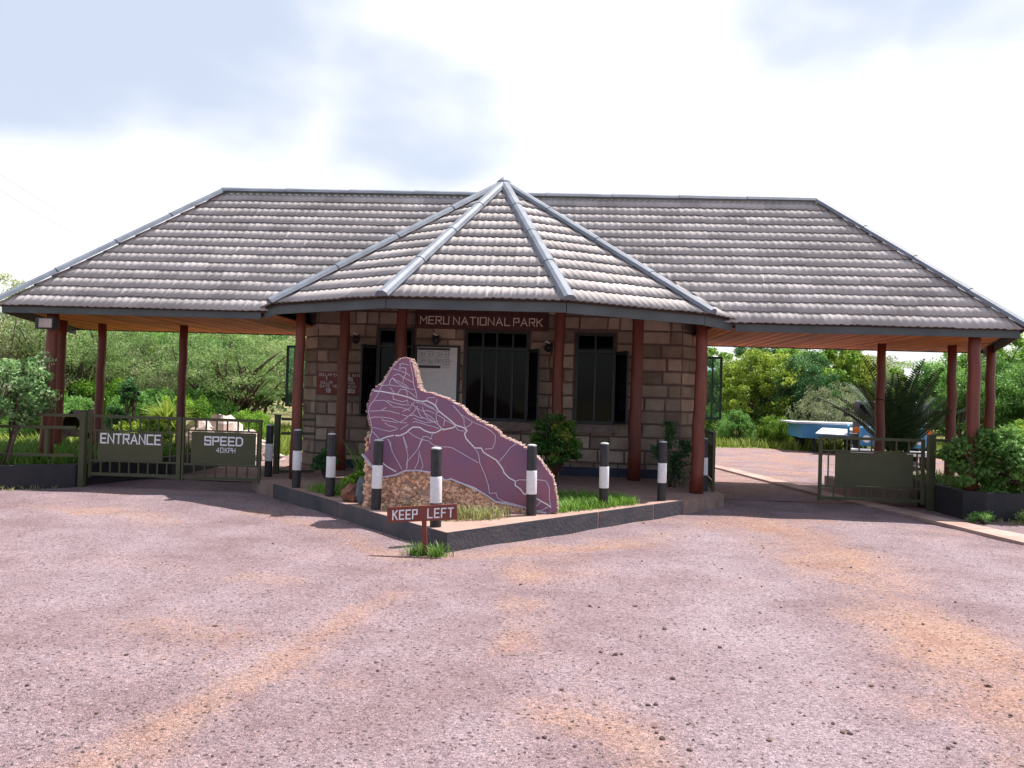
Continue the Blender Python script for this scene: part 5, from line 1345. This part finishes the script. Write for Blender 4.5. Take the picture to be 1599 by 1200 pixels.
bush('garden_shrub', 'leafy garden shrub between the two gate panels', (-7.35, .9, .2), .75, .38, .05, 34, 60, .08, .045, .12, 73, 'lf_bright', stems=4, tr=.02)
bush('garden_shrub', 'light green shrub behind the right corner pillar and low wall', (7.55, .2, .2), .55, .35, .0, 26, 50, .08, .03, .12, 74, 'lf_bright', stems=4, tr=.02)

# palms
def palm(name, label, loc, nf, L, up0, up1, leaflets, ll, lw, lm, seed, trunk_h=.35, trunk_r=.14):
    t = thing(name, label, 'palm', loc, own=False); g = random.Random(seed); r = np.random.default_rng(seed)
    b = MB(); b.tube([(0, 0, -.05), (.01, 0, trunk_h * .5), (0, 0, trunk_h)], [trunk_r * 1.1, trunk_r, trunk_r * .8], 9); obj('trunk', b, M['bark'], t)
    for k in range(nf):
        az = 2.399 * k + g.uniform(-.2, .2); el = up0 + (up1 - up0) * (k + .5) / nf
        le = L * g.uniform(.85, 1.1); pts = []; p = Vector((0, 0, trunk_h)); e = el
        for i in range(13):
            pts.append(p.copy()); d = Vector((math.cos(az) * math.cos(e), math.sin(az) * math.cos(e), math.sin(e)))
            p = p + d * le / 12; e -= (.022 + .03 * (1 - el / 1.57)) * (1 + i * .10)
        f = MB(); f.tube(pts, [.017 * (1 - .85 * i / 12) + .002 for i in range(13)], 5)
        for i in range(leaflets):
            u = .16 + .84 * i / leaflets; x = u * 12; j = min(11, int(x)); c = pts[j].lerp(pts[j + 1], x - j); d = (pts[j + 1] - pts[j]).normalized()
            sd = d.cross(Vector((0, 0, 1))).normalized(); nn = sd.cross(d)
            sl = ll * (math.sin(math.pi * min(1, u * .78 + .2)) ** .7) * g.uniform(.88, 1.1)
            for s in (-1, 1):
                ax = (d * .55 + sd * s * 1.0 + nn * .3).normalized(); wv = ax.cross(nn).normalized() * lw * .5
                f.add([c, c + ax * sl * .4 + wv, c + ax * sl - Vector((0, 0, .02)), c + ax * sl * .4 - wv], [(0, 1, 2, 3)], g.uniform(.1, .8))
        obj('frond', f, M[lm], t)
    return t
palm('feather_palm', 'dark feather-leaved palm behind the blank exit gate leaf', (8.0, .95, 0), 26, 2.15, 1.52, .82, 38, .36, .034, 'lf_palm', 5, .5, .15)
t = thing('fan_palm', 'yellow-green spiky rosette palm behind the ENTRANCE gate', 'palm', (-7.75, 2.2, 0), own=False)
b = MB(); b.tube([(0, 0, -.05), (.02, 0, .5), (0, 0, .78)], [.14, .12, .1], 9); obj('trunk', b, M['bark'], t)
r = np.random.default_rng(8); n_ = 260
a = r.random(n_) * 6.28; e = np.arcsin(r.random(n_) * .95 + .02); d = np.c_[np.cos(a) * np.cos(e), np.sin(a) * np.cos(e), np.sin(e)]
Ls = (.55 + .3 * r.random(n_))[:, None]; sd = np.cross(d, np.array([0, 0, 1.0]) + .2 * rand_dirs(n_, r)); sd /= np.linalg.norm(sd, axis=1, keepdims=True); o0 = np.array([0, 0, .78]); w_ = .016
dn = np.array([0, 0, -.12])
V = np.stack([o0 + d * .05 - sd * w_ * .5, o0 + d * .05 + sd * w_ * .5, o0 + d * Ls * .6 + sd * w_, o0 + d * Ls * .6 - sd * w_, o0 + d * Ls + dn, o0 + d * Ls + dn + sd * .002], 1).reshape(-1, 3)
q = np.arange(n_)[:, None] * 6
obj('fronds', (V, np.vstack([q + np.array([0, 1, 2, 3]), q + np.array([3, 2, 5, 4])]), np.tile(r.random(n_), 2)), M['lf_yellow'], t)
